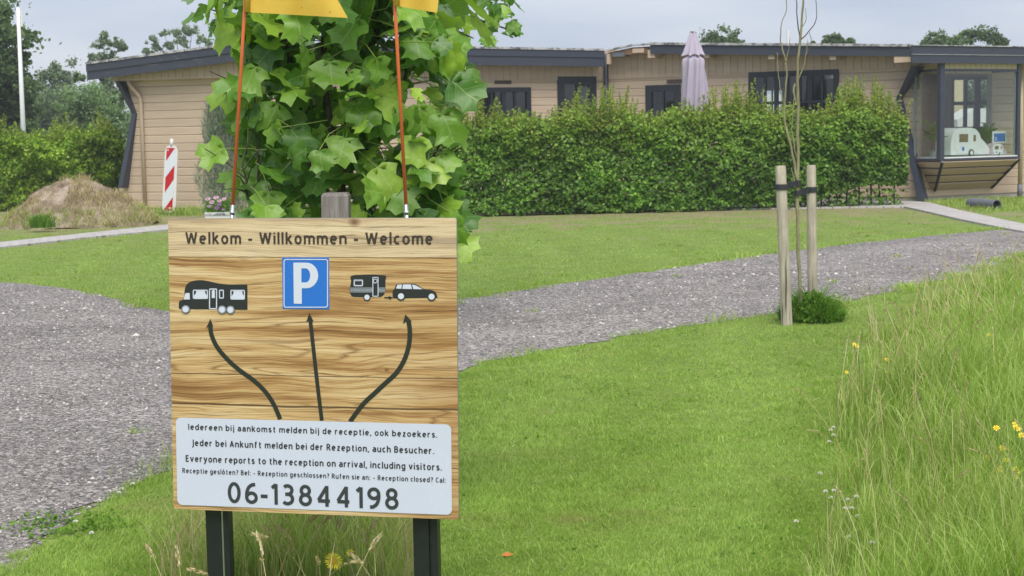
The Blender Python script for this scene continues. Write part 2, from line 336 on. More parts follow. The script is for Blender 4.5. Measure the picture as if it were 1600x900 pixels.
# blades and leaves, vectorised
def blades1(P, h, w, lean, bias=None):
    """one triangle each"""
    n = len(P); a = RG.uniform(0, 2 * np.pi, n); sx = np.cos(a) * w / 2; sy = np.sin(a) * w / 2
    b = RG.uniform(0, 2 * np.pi, n); L = lean * h * RG.uniform(0.2, 1, n)
    V = np.empty((n, 3, 3)); V[:, 0] = P; V[:, 1] = P; V[:, 2] = P
    V[:, 0, 0] -= sx; V[:, 0, 1] -= sy; V[:, 1, 0] += sx; V[:, 1, 1] += sy
    V[:, 2, 0] += np.cos(b) * L; V[:, 2, 1] += np.sin(b) * L; V[:, 2, 2] += h
    if bias is not None: V[:, 2, :2] += bias * h[:, None]
    return V.reshape(-1, 3), np.arange(3 * n).reshape(-1, 3)
def blades3(P, h, w, lean, bdir=None):
    """curved blades: 3 levels of pairs and a tip -> 7 verts, 5 tris"""
    n = len(P); a = RG.uniform(0, 2 * np.pi, n); s = np.stack([np.cos(a), np.sin(a), 0 * a], 1)
    b = RG.uniform(0, 2 * np.pi, n) if bdir is None else bdir + RG.normal(0, 0.9, n); d = np.stack([np.cos(b), np.sin(b), 0 * b], 1)
    L = (lean * h)[:, None]; V = np.empty((n, 7, 3)); h = h[:, None]; w = w[:, None]
    for i, t in enumerate((0.0, 0.38, 0.72)):
        c = P + d * L * t ** 2.2; c = c.copy(); c[:, 2] += (h[:, 0]) * (t - 0.12 * lean * t * t)
        ww = w * (0.5, 0.45, 0.3)[i]; V[:, 2 * i] = c - s * ww; V[:, 2 * i + 1] = c + s * ww
    c = P + d * L; c[:, 2] += h[:, 0] * (1 - 0.3 * lean); V[:, 6] = c
    k = np.arange(n)[:, None] * 7
    Fq = np.concatenate([k + np.array([[0, 1, 3]]), k + np.array([[0, 3, 2]]), k + np.array([[2, 3, 5]]), k + np.array([[2, 5, 4]]), k + np.array([[4, 5, 6]])])
    return V.reshape(-1, 3), Fq
def cards(P, size, nrm=(0, -0.4, 0.6), spread=0.9, aspect=0.6, fold=0.15, down=0.3):
    """kite-shaped leaves"""
    n = len(P); N = unit(np.asarray(nrm, float) + RG.normal(0, spread, (n, 3))); T = RG.normal(0, 1, (n, 3)); T[:, 2] -= down
    T = unit(T - (T * N).sum(1, keepdims=True) * N); S = np.cross(N, T); z = np.asarray(size).reshape(-1, 1) * np.ones((n, 1))
    V = np.empty((n, 4, 3)); V[:, 0] = P - T * z * 0.5; V[:, 1] = P + S * z * aspect * 0.5 + N * z * fold - T * z * 0.05
    V[:, 2] = P + T * z * 0.5; V[:, 3] = P - S * z * aspect * 0.5 + N * z * fold - T * z * 0.05
    return V.reshape(-1, 3), np.arange(4 * n).reshape(-1, 4)
def cat(parts):
    V = []; Fq = []; k = 0
    for v, f in parts: V.append(v); Fq.append(f + k); k += len(v)
    return np.concatenate(V), np.concatenate(Fq)

# ================================================================== GROUND, ROAD, PATHS
def densify(pts, step=0.25, jit=0.05, seed=1):
    r = np.random.default_rng(seed); o = []
    for a, b in zip(pts[:-1], pts[1:]):
        L = np.linalg.norm(b - a); n = max(1, int(L / step))
        for i in range(n):
            p = a + (b - a) * i / n; o.append(p + np.array([*r.normal(0, jit, 2), 0]))
    o.append(pts[-1]); return o
def sheet(name, poly3, z, mat):
    T = tessellate_polygon([[Vector((p[0], p[1], 0)) for p in poly3]])
    return mesh_py(name, [(p[0], p[1], z) for p in poly3], [tuple(t) for t in T], mat)
me = mesh_py('ground', [(-600, -200, 0), (600, -200, 0), (600, 1200, 0), (-600, 1200, 0)], [(0, 1, 2, 3)], M['ground'])
structure('ground', me, 'flat green mown grass ground around the gravel road and bungalow')
up_px = [(-900, 418), (-400, 425), (-60, 434), (0, 441), (50, 444), (100, 452), (160, 462), (205, 476), (262, 486), (350, 494), (480, 492), (600, 482), (713, 470), (800, 456), (900, 441), (1000, 427), (1100, 412), (1200, 397), (1300, 385), (1430, 371), (1560, 359), (1750, 343), (2100, 322)]
lo_px = [(2100, 352), (1750, 378), (1600, 398), (1500, 432), (1420, 450), (1320, 472), (1200, 492), (1100, 506), (1000, 521), (900, 540), (780, 562), (715, 580), (600, 612), (480, 652), (350, 694), (262, 735), (205, 762), (140, 796), (100, 818), (66, 848), (40, 880), (-20, 912), (-150, 990), (-600, 1180)]
road_up = [G(*p) for p in up_px]; road_lo = [G(*p) for p in lo_px]
road_poly = densify(road_up, 0.18, 0.035, 3) + densify(road_lo, 0.12, 0.028, 4)
structure('road', sheet('road', road_poly, 0.004, M['road']), 'grey gravel surfaced road curving between the lawns', 'road')
RP = [(p[0], p[1]) for p in road_up + road_lo]
# loose chips on the near road
N = 80000
px = RG.uniform(-60, 1650, N); py = 380 + 560 * RG.uniform(0, 1, N) ** 0.9
gp = np.array([G(a, b) for a, b in zip(px, py)])
ok = inpoly(gp[:, 0], gp[:, 1], RP); gp = gp[ok]; dist = gp[:, 1]; n = len(gp)
r = RG.uniform(0.004, 0.011, n) * (1 + 0.25 * RG.standard_exponential(n)) * np.clip(dist / 12, 0.75, 2.2)
base = np.array([[1, 0, 0], [0, 1, 0], [-1, 0, 0], [0, -1, 0], [0, 0, 0.75]], float)
a = RG.uniform(0, 6.28, n); V = np.empty((n, 5, 3))
for i, b in enumerate(base):
    q = b[:2] * 1.0; V[:, i, 0] = gp[:, 0] + r * (q[0] * np.cos(a) - q[1] * np.sin(a)) * RG.uniform(0.7, 1.4, n)
    V[:, i, 1] = gp[:, 1] + r * (q[0] * np.sin(a) + q[1] * np.cos(a)) * RG.uniform(0.7, 1.4, n); V[:, i, 2] = 0.003 + r * b[2] * RG.uniform(0.4, 1.3, n)
k = np.arange(n)[:, None] * 5
Fq = np.concatenate([k + np.array([[i, (i + 1) % 4, 4]]) for i in range(4)])
structure('gravel', mesh_np('gravel', V.reshape(-1, 3), Fq, M['stone']), 'loose grey and white stone chips on the gravel road', 'gravel', 'stuff')
# concrete path
path_lo = [(-500, 447), (0, 389), (130, 374), (262, 361), (420, 351), (640, 343)]; path_up = [(640, 334), (420, 343), (262, 353), (130, 367), (0, 381), (-500, 437)]
Mp = Mesh(); pl = [G(*p)[:2] for p in path_lo] + [G(*p)[:2] for p in path_up]; Mp.prism(pl, lambda u, v, d: (u, v, d), -0.02, 0.03)
structure('path', Mp.mesh('path', M['paver']), 'narrow pale concrete edging path in front of the bungalow', 'path')
pv = [G(*p)[:2] for p in [(640, 343), (760, 333), (1000, 331), (1300, 326), (1412, 325), (1440, 331), (1500, 345), (1568, 359), (1640, 372), (1700, 366), (1600, 353), (1500, 331), (1452, 318.5), (1425, 316.5), (1300, 316.8), (1000, 317.5), (760, 322), (640, 334)]]
Mp = Mesh(); Mp.prism(pv, lambda u, v, d: (u, v, d), -0.02, 0.034)
structure('pavement', Mp.mesh('pavement', M['paver']), 'light grey block paving behind the hedge and beside the bay window', 'pavement')
PV = [tuple(p) for p in pv]; PL = [tuple(p) for p in pl]

# ================================================================== BUNGALOW
class Wall:
    def __init__(s, a, b):
        s.a = np.array([a[0], a[1]]); s.b = np.array([b[0], b[1]]); s.L = np.linalg.norm(s.b - s.a); s.t = (s.b - s.a) / s.L; s.n = np.array([s.t[1], -s.t[0]])
    def p(s, u, z, o=0.0): q = s.a + s.t * u + s.n * o; return (q[0], q[1], z)
    def hit(s, px, py, o=0.0):
        r = ray(px, py); q0 = s.a + s.n * o; k = ((q0 - EYE[:2]) @ s.n) / (r[:2] @ s.n); p = EYE + r * k
        return (p[:2] - q0) @ s.t, p[2]
    def mat(s, u, z, o, L, h, th):
        q = s.p(u, z, o); return Matrix(((s.t[0] * L, s.n[0] * th, 0, q[0]), (s.t[1] * L, s.n[1] * th, 0, q[1]), (0, 0, h, q[2]), (0, 0, 0, 1)))
    def box(s, m, u0, u1, z0, z1, o0, o1):
        m.hexa([s.p(u0, z0, o1), s.p(u1, z0, o1), s.p(u1, z0, o0), s.p(u0, z0, o0), s.p(u0, z1, o1), s.p(u1, z1, o1), s.p(u1, z1, o0), s.p(u0, z1, o0)])
def az(px, d): r = ray(px, 205 - 0.018 * (px - 800)); return (r[0] / r[1] * d, d)
nodes = [az(196, 35.6), az(400, 34.4), az(945, 38.0), az(1437, 34.0), az(1437, 34.0)]
WA, WB, WC = Wall(nodes[0], nodes[1]), Wall(nodes[1], nodes[2]), Wall(nodes[2], nodes[3])
dD = np.array([math.cos(math.radians(30)), math.sin(math.radians(30))])
WD = Wall(nodes[3], np.array(nodes[3]) + dD * 4.4)
HOUSE = Thing('bungalow', 'long low beige clad bungalow with dark fascia and projecting bay window behind the hedge', 'bungalow', (nodes[1][0], nodes[1][1], 0))
# shared board meshes: x along, y outwards, z up
lap = mesh_py('siding_board', [(0, 0, 0), (1, 0, 0), (1, 1, 0.03), (0, 1, 0.03), (0, 1, 0.86), (1, 1, 0.86), (1, 0.2, 0.985), (0, 0.2, 0.985), (0, 0, 1), (1, 0, 1)],
              [(0, 1, 2, 3), (3, 2, 5, 4), (4, 5, 6, 7), (7, 6, 9, 8), (0, 3, 4, 7, 8), (1, 9, 6, 5, 2)], M['beige'])
vert = mesh_py('band_board', [(0.0, 0, 0), (0.0, 0.3, 0), (0.06, 1, 0), (0.94, 1, 0), (1.0, 0.3, 0), (1.0, 0, 0), (0.0, 0, 1), (0.0, 0.3, 1), (0.06, 1, 1), (0.94, 1, 1), (1.0, 0.3, 1), (1.0, 0, 1)],
               [(0, 1, 2, 3, 4, 5)[::-1], (6, 7, 8, 9, 10, 11), (0, 1, 7, 6), (1, 2, 8, 7), (2, 3, 9, 8), (3, 4, 10, 9), (4, 5, 11, 10)], M['beige'])
def subtract(r, holes):
    rects = [r]
    for (a, b, c, d) in holes:
        nr = []
        for (u0, u1, z0, z1) in rects:
            if b <= u0 or a >= u1 or d <= z0 or c >= z1: nr.append((u0, u1, z0, z1)); continue
            if a > u0: nr.append((u0, a, z0, z1))
            if b < u1: nr.append((b, u1, z0, z1))
            if c > z0: nr.append((max(a, u0), min(b, u1), z0, c))
            if d < z1: nr.append((max(a, u0), min(b, u1), d, z1))
        rects = nr
    return [q for q in rects if q[1] - q[0] > 0.02 and q[3] - q[2] > 0.01]
ROW = 0.178
def boards(w, ztop, holes, left=None, z0=0.10, right=None):
    z = z0
    while z < ztop - 0.03:
        z1 = min(z + ROW, ztop); l = left(z + ROW / 2) if left else 0.0; rr = right(z + ROW / 2) if right else w.L
        for (a, b, c, d) in subtract((l, rr, z, z1), holes): HOUSE.inst('siding_board', lap, w.mat(a, c, 0.0, b - a, d - c, 0.022))
        z = z1
def inner(m, w, ztop, holes, u0=0.0):
    for (a, b, c, d) in subtract((u0, w.L, -0.3, ztop), holes): w.box(m, a, b, c, d, -0.12, -0.004)
def band(w, u0, u1, zl, zt, off, step=0.178, mat=None):
    n = max(1, round((u1 - u0) / step)); s = (u1 - u0) / n
    for i in range(n):
        um = u0 + (i + .5) * s; a = zl(um); b = zt(um)
        if b - a > 0.02: HOUSE.inst('band_board', mat or vert, w.mat(u0 + i * s, a, off, s, b - a, 0.02))
def lin(w, p, q, off=0.0):
    (u0, z0), (u1, z1) = w.hit(*p, off), w.hit(*q, off); return lambda u: z0 + (z1 - z0) * (u - u0) / (u1 - u0)
def rect(w, x0, y0, x1, y1, o=0.0, zb=None):
    a = w.hit(x0, y0, o); b = w.hit(x1, y1, o); c = w.hit(x0, y1, o); return (a[0], b[0], zb if zb is not None else (b[1] + c[1]) / 2, (a[1] + w.hit(x1, y0, o)[1]) / 2)
hB1 = rect(WB, 743, 138, 828, 200, zb=0.95); hB2 = rect(WB, 871, 121, 930, 200, zb=0.12); hC1 = rect(WC, 1011, 134, 1064, 200, zb=0.95); hC2 = rect(WC, 1172, 112, 1310, 190, zb=0.95)
# left end notch of wall A
finL = [WA.hit(181, 128), WA.hit(210, 178), WA.hit(187, 292)]
def leftA(z):
    (u0, z0), (u1, z1), (u2, z2) = finL
    return u0 + (u1 - u0) * (z - z0) / (z1 - z0) if z > z1 else u1 + (u2 - u1) * (z - z1) / (z2 - z1)
zlineA = lambda u: 2.93; zlineB = lambda u: 2.83; zlineC = lambda u: 2.845; zD = 2.72
boards(WA, 2.95, [], leftA); boards(WB, 2.85, [hB1, hB2]); boards(WC, 2.86, [hC1, hC2])
# wall D and its bay
bl = WD.hit(1434, 245)[0]; PB = 0.78; br_ = WD.hit(1591, 240, PB)[0]; zs = WD.hit(1478, 246, PB)[1]; zt = WD.hit(1530, 111.5, PB)[1]
uf = WD.hit(1471, 240, PB)[0]; bl = max(0.02, uf)
hD = (bl, br_, zs, zt + 0.02)
boards(WD, 2.95, [hD]); 
mi = Mesh(); inner(mi, WA, 2.95, [], finL[1][0]); inner(mi, WB, 2.85, [hB1, hB2]); inner(mi, WC, 2.86, [hC1, hC2]); inner(mi, WD, 2.95, [hD])
YB = 41.5; xL, xR = nodes[0][0] + 0.15, WD.b[0]
WX = Wall((xL, YB), (xR, YB))
# rear wall with openings for the lights seen through the house
def openings(px0, py0, px1, py1): a = WX.hit(px0, py0); b = WX.hit(px1, py1); return (a[0], b[0], b[1], a[1])
hX1 = openings(1190, 140, 1224, 184); hX2 = openings(1488, 122, 1566, 200)
for (a, b, c, d) in subtract((0, WX.L, -0.3, 3.0), [hX1, hX2]): WX.box(mi, a, b, c, d, -0.1, 0.0)
mi.hexa([(xL, nodes[0][1], -0.3), (xL + .1, nodes[0][1], -0.3), (xL + .1, YB, -0.3), (xL, YB, -0.3), (xL, nodes[0][1], 2.9), (xL + .1, nodes[0][1], 2.9), (xL + .1, YB, 2.9), (xL, YB, 2.9)])
mi.hexa([(xR - .1, WD.b[1], -0.3), (xR, WD.b[1], -0.3), (xR, YB, -0.3), (xR - .1, YB, -0.3), (xR - .1, WD.b[1], 2.9), (xR, WD.b[1], 2.9), (xR, YB, 2.9), (xR - .1, YB, 2.9)])
HOUSE.part('wall', mi.mesh('wall', M['inside']))
mf = Mesh(); fl = [nodes[0], nodes[1], nodes[2], nodes[3], tuple(WD.b), (xR, YB), (xL, YB)]
mf.prism(fl, lambda u, v, d: (u, v + 0.06, d), 0.09, 0.13); HOUSE.part('floor', mf.mesh('floor', M['darkroom']))
mp_ = Mesh()
for w in (WA, WB, WC, WD): w.box(mp_, 0.1, w.L - 0.02, -0.05, 0.099, -0.14, -0.02)
HOUSE.part('plinth', mp_.mesh('plinth', M['plinth']))
# partition that keeps the long room dark
mq = Mesh()
for q in (nodes[1], nodes[2], ): mq.box(q[0] - 0.05, q[0] + 0.05, q[1] + 0.14, YB - 0.01, 0.13, 2.84)
xq = nodes[3][0] - 0.45; mq.box(xq - 0.05, xq + 0.05, 34.6, YB - 0.01, 0.13, 2.84)
HOUSE.part('partition', mq.mesh('partition', M['inside']))
# end wall of the left side, folded in at the waist
for i in (0, 1):
    me_ = Mesh(); (ua, za), (ub, zb) = finL[i], finL[i + 1]; A = WA.p(ua, za, -0.01); B = WA.p(ub, zb, -0.01)
    me_.add([A, B, (B[0], YB, B[2]), (A[0], YB, A[2])], [(0, 1, 2, 3)]); HOUSE.part('end_wall', me_.mesh('end_wall', M['beige']))
# folded edge boards
def fin(w, pts, width, offs, name='edge_board'):
    for (p, q), (o0, o1) in zip(zip(pts[:-1], pts[1:]), offs):
        m = Mesh(); (u0, z0), (u1, z1) = w.hit(*p, o0), w.hit(*q, o1)
        V = []
        for (u, z, o) in ((u0, z0, o0), (u0 + width, z0, o0), (u1 + width, z1, o1), (u1, z1, o1)): V.append(w.p(u, z, o))
        for (u, z) in ((u0, z0), (u0 + width, z0), (u1 + width, z1), (u1, z1)): V.append(w.p(u, z, 0.024))
        m.add(V, [(0, 1, 2, 3), (7, 6, 5, 4), (0, 4, 5, 1), (1, 5, 6, 2), (2, 6, 7, 3), (3, 7, 4, 0)]); HOUSE.part(name, m.mesh(name, M['anthracite']))
fin(WA, [(179, 127), (206, 178)], 0.10, [(0.30, 0.07)]); fin(WA, [(206, 177), (184, 294)], 0.11, [(0.07, 0.28)])
fin(WC, [(1424, 103), (1400, 154)], 0.12, [(0.60, 0.07)]); fin(WC, [(1400, 153), (1435, 318)], 0.13, [(0.07, 0.35)])
# bands of upright boards under the roof
offA = 0.20
zfA = lin(WA, (136, 124), (357, 94), 0.5); zfB = lin(WB, (710, 100), (945, 101), 0.5); zfC = lin(WC, (1015, 82), (1420, 85), 0.5)
band(WA, WA.hit(184, 120)[0], WA.L, zlineA, lambda u: zfA(u) + 0.03, offA); band(WB, 0.02, WB.L, zlineB, lambda u: zfB(u) + 0.06, 0.026)
band(WC, 0.02, WC.L, zlineC, lambda u: zfC(u) + 0.06, 0.026); 
ms = Mesh(); WA.box(ms, WA.hit(184, 120)[0], WA.L, 2.90, 2.93, 0.0, offA + 0.018); HOUSE.part('soffit', ms.mesh('soffit', M['beige']))
for w, z in ((WB, 2.822), (WC, 2.837)):
    ms = Mesh(); w.box(ms, 0.02, w.L - 0.01, z - 0.012, z + 0.006, 0.02, 0.05); HOUSE.part('band_trim', ms.mesh('band_trim', M['beige']))
# roof slabs and fascias
def roof(w, pts, off, boards_, slab=0.10, skew=False, mat='anthracite', edge=0.03, zmin=None):
    """pts [(u, ztop)], boards_ = list of (drop0, drop1, proud)"""
    for (u0, z0), (u1, z1) in zip(pts[:-1], pts[1:]):
        m = Mesh(); A = w.p(u0, 0, off - 0.03); B = w.p(u1, 0, off - 0.03); t = -0.03; bx = A[0] * 42.2 / A[1] + .3 if skew else A[0]
        m.hexa([(A[0], A[1], z0 + t - slab), (B[0], B[1], z1 + t - slab), (B[0], 42.2, z1 + t - slab), (bx, 42.2, z0 + t - slab), (A[0], A[1], z0 + t), (B[0], B[1], z1 + t), (B[0], 42.2, z1 + t), (bx, 42.2, z0 + t)])
        HOUSE.part('roof', m.mesh('roof', M['rotwood']))
        for (d0, d1, pr) in boards_:
            m = Mesh(); o0, o1 = off - 0.03, off + pr
            m.hexa([w.p(u0, z0 - d1, o1), w.p(u1, z1 - d1, o1), w.p(u1, z1 - d1, o0), w.p(u0, z0 - d1, o0), w.p(u0, z0 - d0, o1), w.p(u1, z1 - d0, o1), w.p(u1, z1 - d0, o0), w.p(u0, z0 - d0, o0)])
            HOUSE.part('fascia_board', m.mesh('fascia_board', M[mat]))
        if edge:
            m = Mesh(); o0, o1 = off - 0.08, off + 0.04; e = edge
            m.hexa([w.p(u0, z0 + .002, o1), w.p(u1, z1 + .002, o1), w.p(u1, z1 + .002, o0), w.p(u0, z0 + .002, o0), w.p(u0, z0 + e, o1), w.p(u1, z1 + e, o1), w.p(u1, z1 + e, o0), w.p(u0, z0 + e, o0)])
            HOUSE.part('roof_edge', m.mesh('roof_edge', M['felt']))
a0 = WA.hit(135, 101, 0.5); a1 = WA.hit(385, 68, 0.5)
roof(WA, [a0, a1, (WA.L + 0.35, WA.hit(430, 69, 0.5)[1])], 0.5, [(0, 0.155, 0.02), (0.158, 0.34, 0.0)], mat='peeling', edge=0.05)
b0 = WB.hit(712, 75.5, 0.5); b1 = WB.hit(944, 79.5, 0.5)
roof(WB, [(0.0, WB.hit(432, 69, 0.5)[1]), b0, b1], 0.5, [(0, 0.155, 0.02), (0.158, 0.36, 0.0)], edge=0.05)
c0 = WC.hit(948, 80, 0.5); c1 = WC.hit(985, 72, 0.5); c2 = WC.hit(1016, 70, 0.5); c3 = WC.hit(1423, 73, 0.5)
roof(WC, [c0, c1, c2], 0.46, [], edge=0.04); roof(WC, [c2, c3], 0.5, [(0, 0.20, 0.0)], mat='anthracite', edge=0.055)
fd = PB + 0.10; d0 = WD.hit(1425, 71, fd); d1 = WD.hit(1600, 74, fd)
zz = (d0[1] + d1[1]) / 2; du0 = d0[0]
roof(WD, [(du0, zz), (WD.L, zz)], fd, [(0, 0.17, 0.015), (0.176, 0.35, 0.0)], edge=0.02, skew=True)
md = Mesh(); WD.box(md, du0, WD.L, zz - 0.1751, zz - 0.1709, fd - 0.02, fd + 0.02); HOUSE.part('fascia_strip', md.mesh('fascia_strip', M['white']))
md = Mesh(); WD.box(md, 0.25, WD.L, zz - 0.31, zz - 0.29, 0.03, fd - 0.035); HOUSE.part('soffit', md.mesh('soffit', M['cream']))
# exposed timbers where a fascia board is missing, and rafter ends
for (x0, y0, x1, y1, mt, o0, o1) in ((948, 84, 952, 100, 'rawwood', .40, .5), (956, 82, 976, 88, 'ptube', .2, .44), (976, 77, 1012, 84, 'rotwood', .25, .46), (988, 76, 1006, 82, 'rawwood', .40, .475), (1012, 78, 1023, 90, 'rawwood', .1, .46),
                            (1100, 82, 1108, 90, 'beige', .1, .45), (1200, 83, 1210, 92, 'beige', .1, .45), (1296, 84, 1306, 93, 'beige', .1, .45), (1397, 86.5, 1423, 97, 'rawwood', .1, .49)):
    u0, za = WC.hit(x0, y0, o1); u1, zb = WC.hit(x1, y1, o1); m = Mesh(); WC.box(m, u0, u1, zb, za, o0, o1); HOUSE.part('rafter_end', m.mesh('rafter_end', M[mt]))
# vents above the windows
for w, x0, y0, x1, y1 in ((WB, 772, 126, 798, 131), (WC, 1043, 125, 1068, 129.5)):
    u0, za = w.hit(x0, y0); u1, zb = w.hit(x1, y1); m = Mesh(); w.box(m, u0, u1, zb, za, 0.02, 0.045); v = HOUSE.part('vent', m.mesh('vent', M['blackframe']))
    m = Mesh()
    for i in range(8): a = u0 + (u1 - u0) * (i + .3) / 8; w.box(m, a, a + (u1 - u0) / 16, zb + 0.015, za - 0.015, 0.046, 0.052)
    HOUSE.part('grille', m.mesh('grille', M['rotwood']), v)
# windows
def window(w, r, cols, rows, fr=0.07, bar=0.035, name='window', thick=(), frame='blackframe', o=(-0.05, 0.055)):
    u0, u1, z0, z1 = r; m = Mesh(); o0, o1 = o
    w.box(m, u0 - 0.02, u0 + fr, z0 - 0.02, z1 + 0.02, o0, o1); w.box(m, u1 - fr, u1 + 0.02, z0 - 0.02, z1 + 0.02, o0, o1)
    w.box(m, u0 + fr, u1 - fr, z1 - fr, z1 + 0.02, o0, o1); w.box(m, u0 + fr, u1 - fr, z0 - 0.02, z0 + fr, o0, o1)
    cu = [u0 + fr + (u1 - u0 - 2 * fr) * i / cols for i in range(cols + 1)]; cz = [z0 + fr + (z1 - z0 - 2 * fr) * i / rows for i in range(rows + 1)]
    hw = [0] * (cols + 1)
    for i in range(1, cols): hw[i] = (bar * 1.8 if i in thick else bar) / 2; w.box(m, cu[i] - hw[i], cu[i] + hw[i], z0 + fr, z1 - fr, o0 + .03, o1 - .012)
    for j in range(1, rows):
        for i in range(cols): w.box(m, cu[i] + hw[i], cu[i + 1] - hw[i + 1], cz[j] - bar / 2, cz[j] + bar / 2, o0 + .032, o1 - .014)
    win = HOUSE.part(name, m.mesh(name, M[frame]))
    for i in range(cols):
        for j in range(rows):
            g = Mesh(); w.box(g, cu[i], cu[i + 1], cz[j], cz[j + 1], 0.0, 0.006); HOUSE.part('pane', g.mesh('pane', M['glass']), win)
    return win
window(WB, hB1, 4, 1, 0.09, 0.05, thick=(2,)); window(WB, hB2, 2, 2, 0.16, 0.03, 'door'); window(WC, hC1, 2, 2, 0.13, 0.04); window(WC, hC2, 7, 3, 0.10, 0.05, thick=(2, 4, 5))
window(WX, hX1, 2, 2, 0.03, 0.04, frame='white', o=(-0.12, 0.02)); window(WX, hX2, 4, 2, 0.05, 0.09, 'french_window', thick=(2,), frame='greyframe', o=(-0.12, 0.02))
# downpipes
def pipe(name, pts, r, mat, smooth=True):
    m = Mesh(); m.tube(pts, r, 10); return HOUSE.part(name, m.mesh(name, M[mat], smooth))
def wp(w, px, py, o): u, z = w.hit(px, py, o); return w.p(u, z, o)
pipe('downpipe', [wp(WA, 200, 126, 0.2), wp(WA, 203, 133, 0.18), wp(WA, 217, 149, 0.08), wp(WA, 220, 156, 0.07), wp(WA, 227, 331, 0.07)], 0.042, 'beige')
pipe('downpipe', [wp(WC, 947, 84, 0.1), wp(WC, 947, 300, 0.1)], 0.055, 'anthracite')
pr_ = WD.hit(1596, 112, 0.45); q = WD.p(pr_[0], 0, 0.45)
pipe('downpipe', [(q[0], q[1], zz - 0.3), (q[0], q[1], 0.3)], 0.05, 'cream'); pipe('pipe_shoe', [(q[0], q[1], 0.3), (q[0], q[1], 0.0)], 0.06, 'ptube')
# bay window
m = Mesh()
for (ua, ub, oa, ob) in ((uf - 0.06, uf + 0.06, PB - 0.08, PB + 0.02), (br_ - 0.05, br_ + 0.03, PB - 0.08, PB + 0.02)): WD.box(m, ua, ub, zs - 0.06, zz - 0.31, oa, ob)
WD.box(m, uf + 0.06, br_ - 0.05, zt, zt + 0.05, PB - 0.06, PB + 0.01); WD.box(m, uf - 0.055, uf + 0.0, zt, zt + 0.05, 0.03, PB - 0.08); WD.box(m, br_ - 0.03, br_ + 0.025, zt, zt + 0.05, 0.03, PB - 0.08)
bay = HOUSE.part('bay_window', m.mesh('bay_window', M['anthracite']))
def bpart(name, mat, boxes):
    m = Mesh()
    for b in boxes: WD.box(m, *b)
    return HOUSE.part(name, m.mesh(name, M[mat]), bay)
bpart('sill', 'anthracite', [(uf + 0.061, br_ - 0.051, zs - 0.07, zs - 0.022, PB - 0.05, PB + 0.03), (uf - 0.062, uf + 0.02, zs - 0.07, zs - 0.022, 0.03, PB - 0.081)])
bpart('sill_board', 'white', [(uf + 0.02, br_ - 0.03, zs - 0.022, zs, -0.25, PB - 0.081), (uf + 0.061, br_ - 0.051, zs - 0.0219, zs + 0.0, PB - 0.0809, PB + 0.025)])
bpart('pane', 'glass', [(uf + 0.06, br_ - 0.05, zs, zt, PB - 0.03, PB - 0.022)]); bpart('pane', 'glass', [(uf - 0.03, uf - 0.022, zs, zt, 0.03, PB - 0.08)]); bpart('pane', 'glass', [(br_ - 0.01, br_ - 0.002, zs, zt, 0.03, PB - 0.08)])
bpart('window_stile', 'greyframe', [(uf - 0.05, uf - 0.005, zs, zt, 0.024, 0.06), (uf + 0.061, uf + 0.09, zs, zt, PB - 0.05, PB - 0.04), (br_ - 0.10, br_ - 0.06, zs, zt, PB - 0.05, PB - 0.03)])
cream_v = vert.copy(); cream_v.materials.clear(); cream_v.materials.append(M['cream'])
band(WD, uf + 0.06, br_ - 0.05, lambda u: zt + 0.05, lambda u: zz - 0.30, PB - 0.03, 0.155, cream_v)
band(WD, 0.05, WD.L, lambda u: 2.7, lambda u: zz - 0.31, 0.026, 0.155)
# tapering underside of the bay, clad in boards
tl = WD.hit(1458, 297)[0]; tr = WD.hit(1546, 294)[0]; zl_ = WD.hit(1458, 297)[1]; zb_ = zs - 0.075
def wedge(a, b, c, d, nb):      # a,b top edge; d,c bottom edge
    a, b, c, d = [np.array(q) for q in (a, b, c, d)]; nn = np.cross(b - a, d - a); nn /= np.linalg.norm(nn)
    if nn @ (np.array([*WD.n, -0.3])) < 0: nn = -nn
    m = Mesh(); m.add([p_ - nn * .012 for p_ in (a, b, c, d)], [(0, 1, 2, 3)]); HOUSE.part('gap_shade', m.mesh('gap_shade', M['plinth']), bay)  # dark sheet added behind the boards so their gaps read as shade
    for i in range(nb):
        s0, s1 = i / nb, (i + 1) / nb; s1 -= .034 if i < nb - 1 else 0; q = [a + (d - a) * s0, b + (c - b) * s0, b + (c - b) * s1, a + (d - a) * s1]; m = Mesh()
        lo = 0.034; m.add([q[0], q[1], q[2], q[3], q[0] + nn * lo, q[1] + nn * lo, q[2] + nn * 0.006, q[3] + nn * 0.006], [(3, 2, 1, 0), (4, 5, 6, 7), (0, 1, 5, 4), (1, 2, 6, 5), (2, 3, 7, 6), (3, 0, 4, 7)])
        HOUSE.part('siding_board', m.mesh('siding_board', M['beige']), bay)
pA, pB_, pC, pD_ = WD.p(uf, zb_, PB), WD.p(br_, zb_, PB), WD.p(tr, zl_, 0.03), WD.p(tl, zl_, 0.03)
wedge(pA, pB_, pC, pD_, 4); wedge(WD.p(uf, zb_, 0.024), pA, pD_, WD.p(tl - 0.001, zl_, 0.024), 4); wedge(pB_, WD.p(br_, zb_, 0.024), WD.p(tr + .001, zl_, 0.024), pC, 4)
for a, b in ((pA, pD_), (pB_, pC)):
    m = Mesh(); a = np.array(a); b = np.array(b); off = np.array([WD.n[0], WD.n[1], -0.4]) * 0.03; m.tube([a + off, b + off], 0.032, 4); HOUSE.part('corner_strip', m.mesh('corner_strip', M['blackframe']), bay)
# far pole on the roof
m = Mesh(); q = D(1232, 70, 39); q2 = D(1231, 47, 39); m.tube([(q[0], 39, 3.0), tuple(q2)], [0.035, 0.03], 8); HOUSE.part('vent_pipe', m.mesh('vent_pipe', M['white']))

